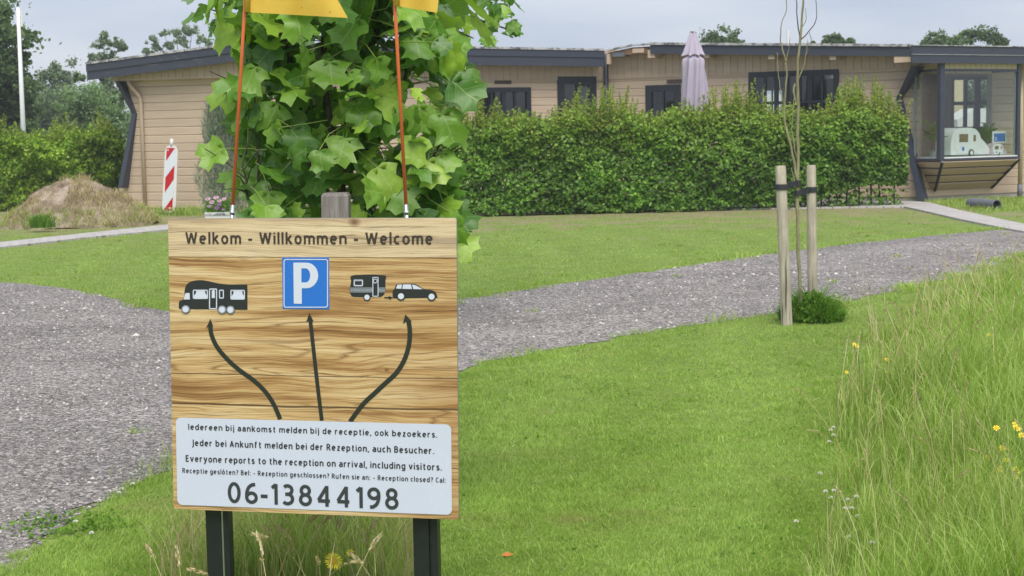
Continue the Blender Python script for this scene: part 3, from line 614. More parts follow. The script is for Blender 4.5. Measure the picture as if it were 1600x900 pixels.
# things inside the bay
def inbay(px, py, o): u, z = WD.hit(px, py, o); return np.array(WD.p(u, z, o))
def teardrop(name, label, x0, x1, y0, y1, o, depth, col, left=True):
    (u0, zt_), (u1, zb) = WD.hit(x0, y0, o), WD.hit(x1, y1, o); zb = zs + 0.001; Lh = u1 - u0; H = zt_ - zb
    t = Thing(name, label, 'model caravan', WD.p((u0 + u1) / 2, zb, o))
    prof = [(0.0, 0.06), (0.0, 0.45), (0.03, 0.75), (0.1, 0.93), (0.22, 1.0), (0.5, 1.0), (0.62, 0.95), (0.72, 0.8), (0.76, 0.62), (0.88, 0.45), (0.97, 0.28), (1.0, 0.12), (0.97, 0.05)]
    m = Mesh(); m.prism([(u0 + a * Lh, zb + b * H) for a, b in prof], lambda u, v, d: WD.p(u, v, d), o - depth, o); me = m.mesh('shell', M[col]); shade_auto(me, 40); t.part('shell', me)
    m = Mesh(); m.prism([(u0 + a * Lh, zb + b * H) for a, b in ((.18, .10), (.10, .3), (.09, .6), (.15, .85), (.25, .93), (.52, .93), (.62, .82), (.68, .6), (.70, .3), (.69, .10))], lambda u, v, d: WD.p(u, v, d), o + .001, o + .01); t.part('side_panel', m.mesh('side_panel', M['white']))
    for (a, b, c, d) in ((.2, .42, .5, .78), (.56, .62, .52, .74)):
        m = Mesh(); WD.box(m, u0 + a * Lh, u0 + b * Lh, zb + c * H, zb + d * H, o + .011, o + .014); t.part('window', m.mesh('window', M['rotwood']))
    m = Mesh(); WD.box(m, u0 + .27 * Lh, u0 + .33 * Lh, zb + .2 * H, zb + .33 * H, o + .0105, o + .012); t.part('sticker', m.mesh('sticker', M['blueprint']))
    c = np.array(WD.p(u0 + .5 * Lh, zb + .12 * H, o + .01)); n3 = np.array([*WD.n, 0]); m = Mesh(); m.tube([c, c + n3 * 0.02], .12 * H, 16); w_ = t.part('wheel', m.mesh('wheel', M['rubber'])); m = Mesh(); m.tube([c + n3 * .0201, c + n3 * .024], .075 * H, 14); t.part('rim', m.mesh('rim', M['white']), w_)
M['blueprint'] = plain('blue_print', (0.02, 0.14, 0.55), 0.5)
M['pinkpaint'] = plain('pale_pink_paint', (0.55, 0.45, 0.50), 0.5)
teardrop('model_caravan', 'white and grey teardrop model caravan on the bay window sill', 1486, 1547, 200, 241, 0.50, 0.45, 'white')
teardrop('model_caravan', 'small pinkish model caravan right of the larger white one on the sill', 1549, 1574, 224, 241, 0.55, 0.15, 'pinkpaint')
u0, z1 = WD.hit(1551, 205, 0.40); u1, z0 = WD.hit(1572, 223, 0.40)
t = Thing('picture_card', 'small white framed card with blue print above the pinkish model caravan', 'card', WD.p((u0 + u1) / 2, z0, 0.4))
m = Mesh(); WD.box(m, u0, u1, z0, z1, 0.385, 0.40); t.part('card', m.mesh('card', M['white'])); m = Mesh(); WD.box(m, u0 + .04, u1 - .03, z0 + .03, z1 - .05, 0.401, 0.403); pr1 = t.part('print', m.mesh('print', M['blueprint']))
m = Mesh(); WD.box(m, u0 + .06, u0 + .14, z0 + .06, z0 + .075, .404, .405); WD.box(m, u0 + .06, u0 + .12, z0 + .1, z0 + .12, .404, .405); t.part('print_line', m.mesh('print_line', M['white']), pr1)
m = Mesh(); WD.box(m, (u0 + u1) / 2 - .03, (u0 + u1) / 2 + .03, zs, z0, 0.36, 0.384); t.part('stand', m.mesh('stand', M['greyframe']))
def houseplant(label, px, ytop, o, spread, nleaf, seed):
    rr = np.random.default_rng(seed); b = inbay(px, 242, o); b[2] = zs; t = Thing('potted_plant', label, 'house plant', b, 'house plants in the bay window')
    m = Mesh(); m.tube([b, b + [0, 0, .14]], [.06, .085], 12); t.part('pot', m.mesh('pot', M['greyframe'])); H = inbay(px, ytop, o)[2] - zs
    m = Mesh(); 
    for i in range(nleaf):
        a = rr.uniform(0, 6.28); el = rr.uniform(.2, 1.3); L = spread * rr.uniform(.6, 1.1); z0_ = rr.uniform(.35, .8) * H; d = np.array([math.cos(a), math.sin(a), 0]); s = np.array([-math.sin(a), math.cos(a), 0]) * L * .22
        p0 = b + [0, 0, z0_]; p1 = p0 + d * L * .5 * math.cos(el) + [0, 0, L * .5 * math.sin(el) + .03]; p2 = p0 + d * L * math.cos(el) + [0, 0, L * .7 * math.sin(el)]
        m.add([p0, p1 - s, p2, p1 + s], [(0, 1, 2, 3)])
    t.part('foliage', m.mesh('foliage', M['weed']), stuff=True); m = Mesh(); m.tube([b + [0, 0, .13], b + [0, 0, .8 * H]], [.012, .008], 6); t.part('stem', m.mesh('stem', M['bark']))
houseplant('broad leaved green plant behind the corner post of the bay window', 1457, 188, 0.28, 0.36, 26, 3)
houseplant('dark spiky palm like plant above the model caravans in the bay window', 1545, 188, 0.12, 0.30, 22, 4)
# what stands behind the house, seen through the panes
u0, z0 = 0, 0; c = D(1527, 170, 44)
m = Mesh(); m.box(c[0] - 3.0, c[0] + 0.2, 46, 46.2, 0, 3.0); single('shed', m.mesh('shed', M['cream']), 'cream boarded shed wall seen through the bay window', 'shed', (c[0], 46, 0))
m = Mesh(); cc = D(1195, 170, 47); m.box(cc[0] - 2.0, cc[0] + 1.5, 47, 47.3, 0, 2.6); single('parked_trailer', m.mesh('parked_trailer', M['white']), 'white trailer side glimpsed through the many paned window', 'trailer', (cc[0], 47, 0))
m = Mesh(); cc = D(1545, 170, 45.0); m.prism([(-1.4, 0.3), (-1.4, 1.75), (-0.9, 2.05), (0.9, 2.0), (1.4, 1.7), (1.4, 0.3)], lambda u, v, d: (cc[0] + .3 + u, d, v), 44.2, 45.6); single('parked_caravan', m.mesh('parked_caravan', M['white']), 'white caravan seen through the glazed doors inside the bay', 'caravan', (cc[0], 45, 0))

# ================================================================== WELCOME SIGN
SGN = dict(x=-1.1561, y=5.397, z=1.3779, yaw=-0.2046, H=0.9909, roll=-0.0054, pit=-0.0341)
_ex = np.array([math.cos(SGN['yaw']) * math.cos(SGN['roll']), math.sin(SGN['yaw']) * math.cos(SGN['roll']), math.sin(SGN['roll'])])
_n0 = np.array([math.sin(SGN['yaw']), -math.cos(SGN['yaw']), 0]); _ez = unit(-np.cross(_n0, _ex)); _ez = _ez if _ez[2] > 0 else -_ez
_ez = _ez * math.cos(SGN['pit']) + _n0 * math.sin(SGN['pit']); _nn = unit(np.cross(_ex, _ez)); _nn = _nn if _nn[1] < 0 else -_nn
SO = np.array([SGN['x'], SGN['y'], SGN['z']]) - _ez * SGN['H']       # bottom left corner of the face
def sp(u, v, d=0.0): return SO + _ex * u + _ez * v + _nn * d
def sh(px, py):
    r = ray(px, py); k = ((SO - EYE) @ _nn) / (r @ _nn); p = EYE + r * k - SO; return float(p @ _ex), float(p @ _ez)
SIGN = Thing('welcome_sign', 'large wood print welcome sign with blue P and white text panel on black posts', 'sign', (SO[0] + .5 * _ex[0], SO[1] + .5 * _ex[1], 0))
SB = Matrix([[_ex[i], _nn[i], _ez[i], SO[i]] for i in range(3)] + [[0, 0, 0, 1]])
def board_mat():
    n = NT('printed_wood'); c = n.coord(); s = n.sep(c); x, z = s[0], s[2]
    H = SGN['H']
    zz_ = z
    for (kx, kz, A, sx, sz) in ((0.655, 0.965, 0.022, 0.05, 0.03), (0.60, 0.42, 0.016, 0.10, 0.05), (0.28, 0.76, 0.012, 0.12, 0.04), (0.10, 0.52, -0.012, .1, .05), (0.93, 0.50, 0.022, 0.12, 0.06), (0.63, 0.74, -.014, .07, .03)):
        dx = n.math('DIVIDE', n.math('SUBTRACT', x, kx), sx); dz = n.math('DIVIDE', n.math('SUBTRACT', z, kz), sz)
        e = n.math('POWER', 2.718, n.math('MULTIPLY', n.math('ADD', n.math('MULTIPLY', dx, dx), n.math('MULTIPLY', dz, dz)), -1.0))
        zz_ = n.math('ADD', zz_, n.math('MULTIPLY', n.math('MULTIPLY', e, dz), A))
    cv = n.n('ShaderNodeCombineXYZ'); n.put(cv.inputs[0], x); n.put(cv.inputs[1], 0.0); n.put(cv.inputs[2], zz_); C = cv.outputs[0]
    plank = n.math('ADD', n.math('GREATER_THAN', z, 0.863), n.math('ADD', n.math('GREATER_THAN', z, 0.468), n.math('GREATER_THAN', z, 0.365)))
    cv2 = n.n('ShaderNodeCombineXYZ'); n.put(cv2.inputs[0], n.math('ADD', x, n.math('MULTIPLY', plank, 3.7))); n.put(cv2.inputs[1], plank); n.put(cv2.inputs[2], zz_); C2 = cv2.outputs[0]
    wave = n.noise(n.map(C2, (2.0, 1, 2.6)), 1.0, 2, 0.5); 
    cv3 = n.n('ShaderNodeCombineXYZ'); n.put(cv3.inputs[0], n.sep(C2)[0]); n.put(cv3.inputs[1], plank); n.put(cv3.inputs[2], n.math('ADD', zz_, n.math('MULTIPLY', wave, 0.07))); C3 = cv3.outputs[0]
    g1 = n.noise(n.map(C3, (0.38, 1, 7)), 1.3, 2, 0.45, 0.2); g2 = n.noise(n.map(C3, (0.7, 1, 90)), 2.0, 5, 0.78, 0.12); g3 = n.noise(n.map(C3, (2.2, 1, 260)), 2.0, 3, 0.7); g4 = n.noise(n.map(C3, (0.7, 1, 18)), 1.5, 4, 0.6)
    ring = n.math('FRACT', n.math('ADD', n.math('MULTIPLY', g1, 26.0), n.math('MULTIPLY', g2, 0.8)))
    tone = n.math('ADD', n.math('MULTIPLY', g4, 0.55), n.math('ADD', n.math('MULTIPLY', g2, 0.25), n.math('MULTIPLY', g3, 0.20)))
    col = n.ramp(tone, [(0.38, (0.19, 0.085, 0.028)), (0.44, (0.38, 0.21, 0.08)), (0.49, (0.56, 0.37, 0.165)), (0.55, (0.68, 0.50, 0.27)), (0.65, (0.76, 0.62, 0.40))])
    rl = n.ramp(ring, [(0.0, 0.9), (0.05, 0.6), (0.16, 0.0), (0.84, 0.0), (1.0, 0.5)]); rmask = n.ramp(n.noise(n.map(C3, (0.9, 1, 9)), 1.7, 3), [(0.36, 0.2), (0.60, 1.0)])
    col = n.mix(n.math('MULTIPLY', rl, rmask), col, (0.17, 0.07, 0.02))
    pale = n.math('GREATER_THAN', z, 0.863); col = n.mix(n.math('MULTIPLY', pale, 0.42), col, (0.76, 0.66, 0.50))
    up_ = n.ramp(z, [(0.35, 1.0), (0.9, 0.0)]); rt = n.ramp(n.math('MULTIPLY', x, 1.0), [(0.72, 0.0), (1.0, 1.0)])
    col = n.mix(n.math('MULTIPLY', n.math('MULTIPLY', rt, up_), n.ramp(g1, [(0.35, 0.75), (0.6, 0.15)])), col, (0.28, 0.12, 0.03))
    lines = n.ramp(g3, [(0.38, 0.0), (0.50, 1.0)]); col = n.mix(n.math('MULTIPLY', n.math('SUBTRACT', 1.0, lines), 0.35), col, (0.22, 0.11, 0.04))
    wl = n.ramp(g2, [(0.395, 0.0), (0.43, 1.0)]); col = n.mix(n.math('MULTIPLY', n.math('SUBTRACT', 1.0, wl), 0.7), col, (0.10, 0.05, 0.02))
    wz = n.math('MULTIPLY', n.math('SUBTRACT', n.noise(n.map(C, (4, 1, 1)), 1.0, 3), 0.5), 0.010)
    for zs_, th in ((0.863, 0.0013), (0.468, 0.0016), (0.365, 0.0030), (0.17, 0.0012)):
        l = n.math('LESS_THAN', n.math('ABSOLUTE', n.math('SUBTRACT', n.math('ADD', z, wz), zs_ - 0.002)), th); col = n.mix(n.math('MULTIPLY', l, 0.85), col, (0.06, 0.03, 0.015))
    for (kx, kz, rr) in ((0.655, 0.978, 0.011), (0.76, 0.49, 0.005), (0.66, 0.745, 0.007)):
        dx = n.math('SUBTRACT', x, kx); dz = n.math('MULTIPLY', n.math('SUBTRACT', z, kz), 1.3); q = n.math('SQRT', n.math('ADD', n.math('MULTIPLY', dx, dx), n.math('MULTIPLY', dz, dz)))
        col = n.mix(n.ramp(n.math('DIVIDE', q, rr * 2.4), [(0.2, 0.85), (1.0, 0.0)]), col, (0.16, 0.07, 0.03))
    return n.pbr(col, 0.38, spec=0.35)
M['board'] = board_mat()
M['ink'] = plain('dark_print', (0.018, 0.021, 0.021), 0.5, var=0.05); M['inkbrown'] = plain('brown_black_print', (0.042, 0.030, 0.022), 0.5, var=0.05); M['inkgreen'] = plain('green_black_print', (0.017, 0.022, 0.015), 0.5, var=0.05)
M['signwhite'] = plain('white_print', (0.62, 0.66, 0.78), 0.30, var=0.02); M['signblue'] = plain('traffic_blue', (0.020, 0.16, 0.60), 0.3, var=0.03); M['panel'] = plain('white_panel_print', (0.585, 0.62, 0.76), 0.30, var=0.02)
M['numgrey'] = plain('charcoal_print', (0.035, 0.042, 0.045), 0.5, var=0.05)
def rrect(u0, u1, v0, v1, r, n=6, corners=None):
    P = []
    for (cx, cy, a0_) in ((u1 - r, v1 - r, 0), (u0 + r, v1 - r, 90), (u0 + r, v0 + r, 180), (u1 - r, v0 + r, 270)):
        for i in range(n + 1): a = math.radians(a0_ + 90 * i / n); P.append((cx + r * math.cos(a), cy + r * math.sin(a)))
    return P
def flat(polys, d, th=0.0006):
    m = Mesh()
    for p in polys: m.prism(p, lambda u, v, dd: (u, dd, v), d, d + th)
    return m
def sput(name, m, mat, parent=None, label=None):
    me = m.mesh(name, M[mat]) if isinstance(m, Mesh) else m
    o = link(bpy.data.objects.new(name, me), parent or SIGN.e)
    if parent is None: mm = SB.copy(); mm.translation = mm.translation - Vector(SIGN.loc); o.matrix_basis = mm
    if label: o['label'] = label
    return o
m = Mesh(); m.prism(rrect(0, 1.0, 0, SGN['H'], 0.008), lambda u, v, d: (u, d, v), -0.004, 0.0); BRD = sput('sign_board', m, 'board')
m = Mesh(); m.prism(rrect(-0.0012, 1.0012, -0.0012, SGN['H'] + .0012, 0.009), lambda u, v, d: (u, d, v), -0.0075, -0.0042); sput('backing_plate', m, 'greyframe')
ZA = lambda X, Y: sh(240 + X / 3.2, 330 + Y / 3.2)
def zpoly(pts): return [ZA(*p) for p in pts]
def circ(X, Y, r, n=22, ry=None): return [ZA(X + r * math.cos(6.2832 * i / n), Y + (ry or r) * math.sin(6.2832 * i / n)) for i in range(n)]
def strip(pts, w):
    """polyline of board coordinates into a ribbon"""
    L, R_ = [], []
    P = [np.array(p) for p in pts]
    for i, p in enumerate(P):
        t = P[min(i + 1, len(P) - 1)] - P[max(i - 1, 0)]; t = t / np.linalg.norm(t); nrm = np.array([-t[1], t[0]]); L.append(tuple(p + nrm * w / 2)); R_.append(tuple(p - nrm * w / 2))
    return L + R_[::-1]
def segs(pts, w): return [strip([a, b], w) for a, b in zip(pts[:-1], pts[1:])]
def smooth(pts, k=6):
    P = [np.array(p, float) for p in pts]; o = []
    for i in range(len(P) - 1):
        a, b, c, d = P[max(i - 1, 0)], P[i], P[i + 1], P[min(i + 2, len(P) - 1)]
        for j in range(k):
            t = j / k; o.append(0.5 * ((2 * b) + (-a + c) * t + (2 * a - 5 * b + 4 * c - d) * t * t + (-a + 3 * b - 3 * c + d) * t ** 3))
    return [tuple(q) for q in o] + [tuple(P[-1])]
LW = 1.6 / 445
# motorhome
body = smooth([(127, 486), (128, 452), (148, 441), (155, 418)], 3) + smooth([(155, 400), (161, 375), (176, 357), (205, 347), (245, 345), (285, 352), (325, 361), (375, 366), (430, 366), (469, 366)], 3) + [(470, 493), (127, 489)]
mh = sput('motorhome_print', flat([zpoly(body)], 0.0003), 'ink')
for q_ in ([(151, 441), (159, 413), (164, 409), (181, 409), (182, 441)], [(204, 433), (203, 422), (213, 410), (214, 398), (258, 398), (259, 410), (268, 422), (267, 433)], [(391, 436), (391, 425), (400, 412), (401, 399), (444, 399), (445, 412), (453, 425), (452, 436)], [(292, 434), (292, 399), (297, 393), (303, 393), (307, 399), (307, 434)]):
    sput('window_print', flat([zpoly(q_)], 0.0012), 'signwhite', mh)
def outline(x0, y0, x1, y1, w=LW): p = [(x0, y0), (x1, y0), (x1, y1), (x0, y1), (x0, y0)]; return segs([ZA(*q) for q in p], w)
sput('outline_print', flat(outline(200, 395, 270, 436) + outline(388, 396, 455, 439) + outline(281, 389, 316, 487) + outline(331, 395, 350, 434), 0.0018), 'signwhite', mh)
for X, Y in ((162, 490), (344, 492), (386, 493)):
    w_ = sput('wheel_print', flat([circ(X, Y, 22)], 0.0024), 'ink', mh)
    sput('hub_print', flat([circ(X, Y, 19.5)], 0.0031, 0.0003), 'signwhite', mh); sput('ring_print', flat([circ(X, Y, 17.8)], 0.0035, 0.0003), 'ink', mh); sput('hub_print', flat([circ(X, Y, 15.5)], 0.0039, 0.0003), 'signwhite', mh)
# caravan
cb = smooth([(985, 327), (1000, 320), (1050, 317), (1110, 317), (1160, 322)], 3) + smooth([(1165, 330), (1160, 345), (1159, 395), (1153, 415), (1140, 427)], 3) + smooth([(1130, 429), (1010, 429), (988, 420), (981, 392), (988, 350), (984, 334)], 3)
cv_ = sput('caravan_print', flat([zpoly(cb)], 0.0003), 'ink')
sput('outline_print', flat(outline(1004, 344, 1045, 372) + outline(1097, 331, 1123, 425, LW * .7) + [zpoly([(1004, 342), (1045, 342), (1045, 349), (1004, 349)])] + sum([[zpoly([(984, y), (1095, y), (1095, y + 2.0), (984, y + 2.0)]), zpoly([(1125, y), (1158, y), (1158, y + 2.0), (1125, y + 2.0)])] for y in (383, 389.5, 396, 402.5)], []) + segs([ZA(1109 + 10 * math.cos(k * .6283), 349 + 10 * math.sin(k * .6283)) for k in range(11)], LW * .7), 0.0012), 'signwhite', cv_)
sput('wheel_print', flat([circ(1068, 430, 18)], 0.0018), 'ink', cv_); sput('hub_print', flat([circ(1068, 430, 13)], 0.0025), 'signwhite', cv_)
sput('drawbar_print', flat([strip([ZA(1155, 431), ZA(1197, 431)], LW * 1.1), strip([ZA(1180, 424), ZA(1180, 438)], LW * 1.3)] + [circ(1184, 436, 4)], 0.0021), 'ink', cv_)
# car
kb = smooth([(1196, 425), (1195, 402), (1204, 388), (1213, 367)], 3) + smooth([(1240, 363), (1300, 363), (1322, 371), (1352, 389), (1392, 395), (1412, 408), (1420, 433)], 3) + [(1200, 436)]
ca = sput('car_print', flat([zpoly(kb)], 0.0003), 'ink')
for q_ in ([(1212, 386), (1220, 368), (1243, 366), (1239, 388)], [(1244, 388), (1248, 366), (1287, 366), (1293, 389)], [(1299, 389), (1293, 366), (1312, 371), (1346, 390)]): sput('window_print', flat([zpoly(q_)], 0.0012), 'signwhite', ca)
for X, Y in ((1238, 425), (1391, 427)):
    sput('wheel_print', flat([circ(X, Y, 22)], 0.0018), 'ink', ca); sput('hub_print', flat([circ(X, Y, 15)], 0.0025), 'signwhite', ca)
# blue parking plate
bp = sput('parking_plate', flat([zpoly([(643, 231), (877, 231), (880, 490), (646, 488)])], 0.0003, 0.0008), 'signblue')
fr_o = rrect(651, 873, 239, 482, 12); fr_i = rrect(655.5, 868.5, 243.5, 477.5, 9)
m = Mesh(); k = len(fr_o)
Vv = [(*ZA(*p),) for p in fr_o] + [(*ZA(*p),) for p in fr_i]; m.add([(u, 0.0022, v) for u, v in Vv], [(i, (i + 1) % k, k + (i + 1) % k, k + i) for i in range(k)]); sput('white_border', m, 'signwhite', bp)
outer = [(700, 257), (765, 257)] + [(765 + 59 * math.sin(a), 321 - 64 * math.cos(a)) for a in np.linspace(0.15, math.pi - 0.15, 16)] + [(765, 385), (742, 385), (742, 463), (702, 462)]
hole = [(740, 286), (762, 286)] + [(762 + 22 * math.sin(a), 321 - 35 * math.cos(a)) for a in np.linspace(0.2, math.pi - .2, 10)] + [(762, 356), (740, 356)]
T = tessellate_polygon([[Vector((a, -b, 0)) for a, b in outer], [Vector((a, -b, 0)) for a, b in hole[::-1]]])
m = Mesh(); m.add([(ZA(*p)[0], 0.0022, ZA(*p)[1]) for p in outer + hole[::-1]], [tuple(t) for t in T]); sput('letter', m, 'signwhite', bp)
# arrows
def arrow(pts, tip, base, w=7.0):
    P = smooth([sh(*p) for p in pts], 8); a = strip(P, w / 448); m = flat([a, [sh(*tip), sh(*base[0]), sh(*base[1])]], 0.0003, 0.0008)
    m = Mesh()
    n_ = len(P)
    V = [(u, 0.0012, v) for u, v in a]; m.add(V, [(i, i + 1, 2 * n_ - 2 - i, 2 * n_ - 1 - i) for i in range(n_ - 1)])
    t_, b0_, b1_ = sh(*tip), sh(*base[0]), sh(*base[1]); mid = ((b0_[0] + b1_[0]) / 2, (b0_[1] + b1_[1]) / 2 + 0.006)
    m.add([(t_[0], .0013, t_[1]), (b0_[0], .0013, b0_[1]), (mid[0], .0013, mid[1]), (b1_[0], .0013, b1_[1])], [(0, 1, 2, 3)]); return sput('arrow_print', m, 'inkgreen')
arrow([(328.5, 508), (331, 524), (340, 543), (356, 562), (374, 578), (396, 594), (413, 610), (427, 630), (438, 655)], (329, 498), ((322, 513), (333.5, 510.5)))
arrow([(485, 500), (491, 555), (497, 608), (503, 657)], (483.5, 489), ((478.5, 503.5), (490.5, 502.5)), 6.0)
arrow([(638, 500), (640.5, 517), (639, 539), (632, 562), (619, 583), (602, 599), (586, 614), (567, 632), (547, 659)], (633.5, 491), ((629.5, 506), (644, 502.5)))
# white text panel
c4 = [sh(275, 651.5), sh(705, 664), sh(706.5, 806), sh(277.5, 787)]
u0 = (c4[0][0] + c4[3][0]) / 2; u1 = (c4[1][0] + c4[2][0]) / 2; v1 = (c4[0][1] + c4[1][1]) / 2; v0 = (c4[2][1] + c4[3][1]) / 2
m = Mesh(); m.prism(rrect(u0, u1, v0, v1, 0.018), lambda u, v, d: (u, d, v), 0.0016, 0.0024); PAN = sput('text_panel', m, 'panel')
def arc(cx, cy, rx, ry, a0, a1, n=10): return [(cx + rx * math.cos(math.radians(a0 + (a1 - a0) * i / n)), cy + ry * math.sin(math.radians(a0 + (a1 - a0) * i / n))) for i in range(n + 1)]
GB, GT, GC = .065, .675, .935
def bowl(): return [arc(.19, .37, .19, .305, 0, 360, 20)]
DOT = lambda x, y: [[(x, y - .065), (x, y + .065)]]
GL = {
 'o': (.38, bowl()), 'c': (.31, [arc(.19, .37, .19, .305, 55, 305, 14)]), 'e': (.38, [[(.03, .385), (.36, .385)], arc(.19, .37, .19, .305, 5, 310, 16)]),
 'n': (.37, [[(0, 0), (0, .74)], arc(.185, .49, .185, .185, 170, 0) + [(.37, 0)]]), 'h': (.37, [[(0, 0), (0, 1.03)], arc(.185, .49, .185, .185, 170, 0) + [(.37, 0)]]),
 'm': (.64, [[(0, 0), (0, .74)], arc(.16, .51, .16, .165, 170, 0) + [(.32, 0)], arc(.48, .51, .16, .165, 170, 0) + [(.64, 0)]]), 'r': (.25, [[(0, 0), (0, .74)], arc(.2, .47, .2, .205, 165, 75, 6)]),
 'u': (.37, [[(0, .74)] + arc(.185, .25, .185, .185, 180, 350), [(.37, 0), (.37, .74)]]), 'l': (0, [[(0, 0), (0, 1.03)]]), 'i': (0, [[(0, 0), (0, .74)], [(0, .88), (0, 1.0)]]),
 'j': (.06, [[(.06, .74), (.06, -.10)] + arc(-.04, -.10, .10, .12, 0, -80, 5), [(.06, .88), (.06, 1.0)]]), 'k': (.35, [[(0, 0), (0, 1.03)], [(.33, .74), (.03, .35)], [(.11, .44), (.36, 0)]]),
 'd': (.38, bowl() + [[(.38, 0), (.38, 1.03)]]), 'b': (.38, bowl() + [[(0, 0), (0, 1.03)]]), 'p': (.38, bowl() + [[(0, -.26), (0, .74)]]), 'g': (.38, bowl() + [[(.38, .74), (.38, -.05)] + arc(.19, -.05, .19, .165, 0, -150, 8)]),
 't': (.27, [[(.11, .93), (.11, .2)] + arc(.23, .18, .12, .12, 180, 290, 6), [(0, .68), (.27, .68)]]), 'f': (.26, [[(.09, 0), (.09, .80)] + arc(.23, .82, .14, .14, 180, 80, 6), [(0, .68), (.25, .68)]]),
 'a': (.35, [arc(.17, .50, .18, .175, 140, 0, 9) + [(.35, 0)], [(.35, .42), (.2, .41)] + arc(.16, .235, .16, .17, 95, 275, 9) + [(.25, .09), (.35, .2)]]),
 's': (.3, [smooth([(.29, .62), (.17, .675), (.04, .62), (.04, .47), (.16, .38), (.28, .28), (.28, .12), (.14, .065), (0, .12)], 4)]),
 'v': (.38, [[(0, .74), (.19, .03)], [(.19, .03), (.38, .74)]]), 'y': (.38, [[(0, .74), (.2, .06)], [(.38, .74), (.16, -.1)] + [(.08, -.2), (-.02, -.21)]]), 'z': (.32, [[(.02, .68), (.31, .68)], [(.30, .66), (.02, .08)], [(0, .06), (.33, .06)]]),
 'W': (.74, [[(0, 1), (.17, .02)], [(.17, .02), (.37, .95)], [(.37, .95), (.57, .02)], [(.57, .02), (.74, 1)]]), 'I': (0, [[(0, 0), (0, 1)]]), 'J': (.14, [[(.14, 1), (.14, .02)] + arc(.0, .0, .14, .20, -5, -100, 7)]),
 'A': (.46, [[(0, 0), (.23, .97)], [(.23, .97), (.46, 0)], [(.08, .32), (.38, .32)]]), 'E': (.33, [[(0, 0), (0, 1)], [(0, .94), (.34, .94)], [(0, .52), (.31, .52)], [(0, .06), (.34, .06)]]),
 'R': (.4, [[(0, 0), (0, 1)], [(0, .935)] + arc(.17, .71, .19, .225, 90, -90, 10) + [(0, .485)], [(.19, .48), (.41, 0)]]), 'B': (.38, [[(0, 0), (0, 1)], [(0, .935)] + arc(.17, .735, .17, .2, 90, -90, 8) + [(0, .535)], [(0, .53)] + arc(.18, .30, .20, .235, 90, -90, 8) + [(0, .065)]]),
 'C': (.38, [arc(.26, .5, .26, .435, 58, 302, 16)]), '-': (.28, [[(0, .38), (.28, .38)]]), '.': (0, DOT(0, .065)), ',': (.0, [[(.01, .12), (-.05, -.13)]]), ':': (0, DOT(0, .065) + DOT(0, .62)), '?': (.29, [arc(.14, .76, .15, .175, 150, -60, 10) + [(.13, .5), (.13, .3)]] + DOT(.13, .065)),
 '0': (.4, [arc(.2, .5, .2, .435, 0, 360, 24)]), '1': (.17, [[(.0, .80), (.16, .97)], [(.17, 0), (.17, 1)]]), '4': (.47, [[(.36, 0), (.36, 1)], [(.36, .97), (.02, .30)], [(0, .27), (.48, .27)]]), '8': (.4, [arc(.2, .73, .165, .205, 0, 360, 18), arc(.2, .295, .2, .23, 0, 360, 18)]),
 '3': (.37, [arc(.16, .73, .18, .205, 140, -90, 12), [(.06, .525), (.16, .525)], arc(.15, .30, .21, .235, 90, -140, 12)]), '6': (.4, [arc(.2, .29, .195, .225, 0, 360, 18), [(.36, .93), (.24, .92)] + smooth([(.24, .92), (.09, .78), (.01, .52), (.005, .29)], 4)]),
 '9': (.4, [arc(.2, .71, .195, .225, 0, 360, 18), smooth([(.395, .71), (.39, .48), (.31, .22), (.16, .08)], 4) + [(.04, .07)]])}
GL['\u00f3'] = (.38, bowl() + [[(.15, .86), (.26, 1.03)]])
def text(body_, bl_, br2, captop, mat, parent, d, t=.15, gap=.30, name='word'):
    A = np.array(sh(*bl_)); B = np.array(sh(*br2)); Cc = np.array(sh(*captop)); x = 0.0; st = []
    words = [[]]
    for ch in body_:
        if ch == ' ': x += .30; words.append([]); continue
        wd, pl = GL[ch]
        if ch == '-' and len(body_) < 14: x -= .13
        words[-1] += [[(x + a, b) for a, b in p] for p in pl]; x += wd + gap - (.13 if ch == '-' and len(body_) < 14 else 0)
    L = x - gap; W0 = np.linalg.norm(B - A); h = (Cc[1] - A[1]); e = (B - A) / (L + t * 1.0); off = e * t / 2; m = Mesh(); V = 0; pos = lambda q: tuple(A + off + e * q[0] + np.array([0, h * q[1]])); w_ = t * h
    for st in words:
      m = Mesh()
      for i, p in enumerate(st):
          P = [np.array(pos(q)) for q in p]; closed = np.linalg.norm(P[0] - P[-1]) < 1e-6 and len(P) > 6; n = len(P); dd = d + (i % 7) * 0.00006; La, Ra = [], []
          for k in range(n):
              if closed: t_ = P[(k + 1) % (n - 1)] - P[(k - 1) % (n - 1)] if 0 < k < n - 1 else P[1] - P[n - 2]
              else: t_ = P[min(k + 1, n - 1)] - P[max(k - 1, 0)]
              t_ = t_ / (np.linalg.norm(t_) + 1e-12); nr = np.array([-t_[1], t_[0]]) * w_ / 2; La.append(P[k] + nr); Ra.append(P[k] - nr)
          m.add([(q[0], dd, q[1]) for q in La] + [(q[0], dd, q[1]) for q in Ra], [(k, k + 1, n + k + 1, n + k) for k in range(n - 1)])
      sput(name, m, mat, parent)
text('Welkom - Willkommen - Welcome', (289.5, 381), (677, 382), (289.5, 363), 'inkbrown', None, 0.0012, .185, .29)
text('Iedereen bij aankomst melden bij de receptie, ook bezoekers.', (294.5, 671), (684, 683.5), (294.5, 662), 'ink', PAN, 0.0034, .185, .285)
text('Jeder bei Ankunft melden bei der Rezeption, auch Besucher.', (300, 696.2), (679, 709), (300, 686.5), 'ink', PAN, 0.0034, .185, .285)
text('Everyone reports to the reception on arrival, including visitors.', (290.5, 720.8), (691, 734.8), (290.5, 711), 'ink', PAN, 0.0034, .185, .285)
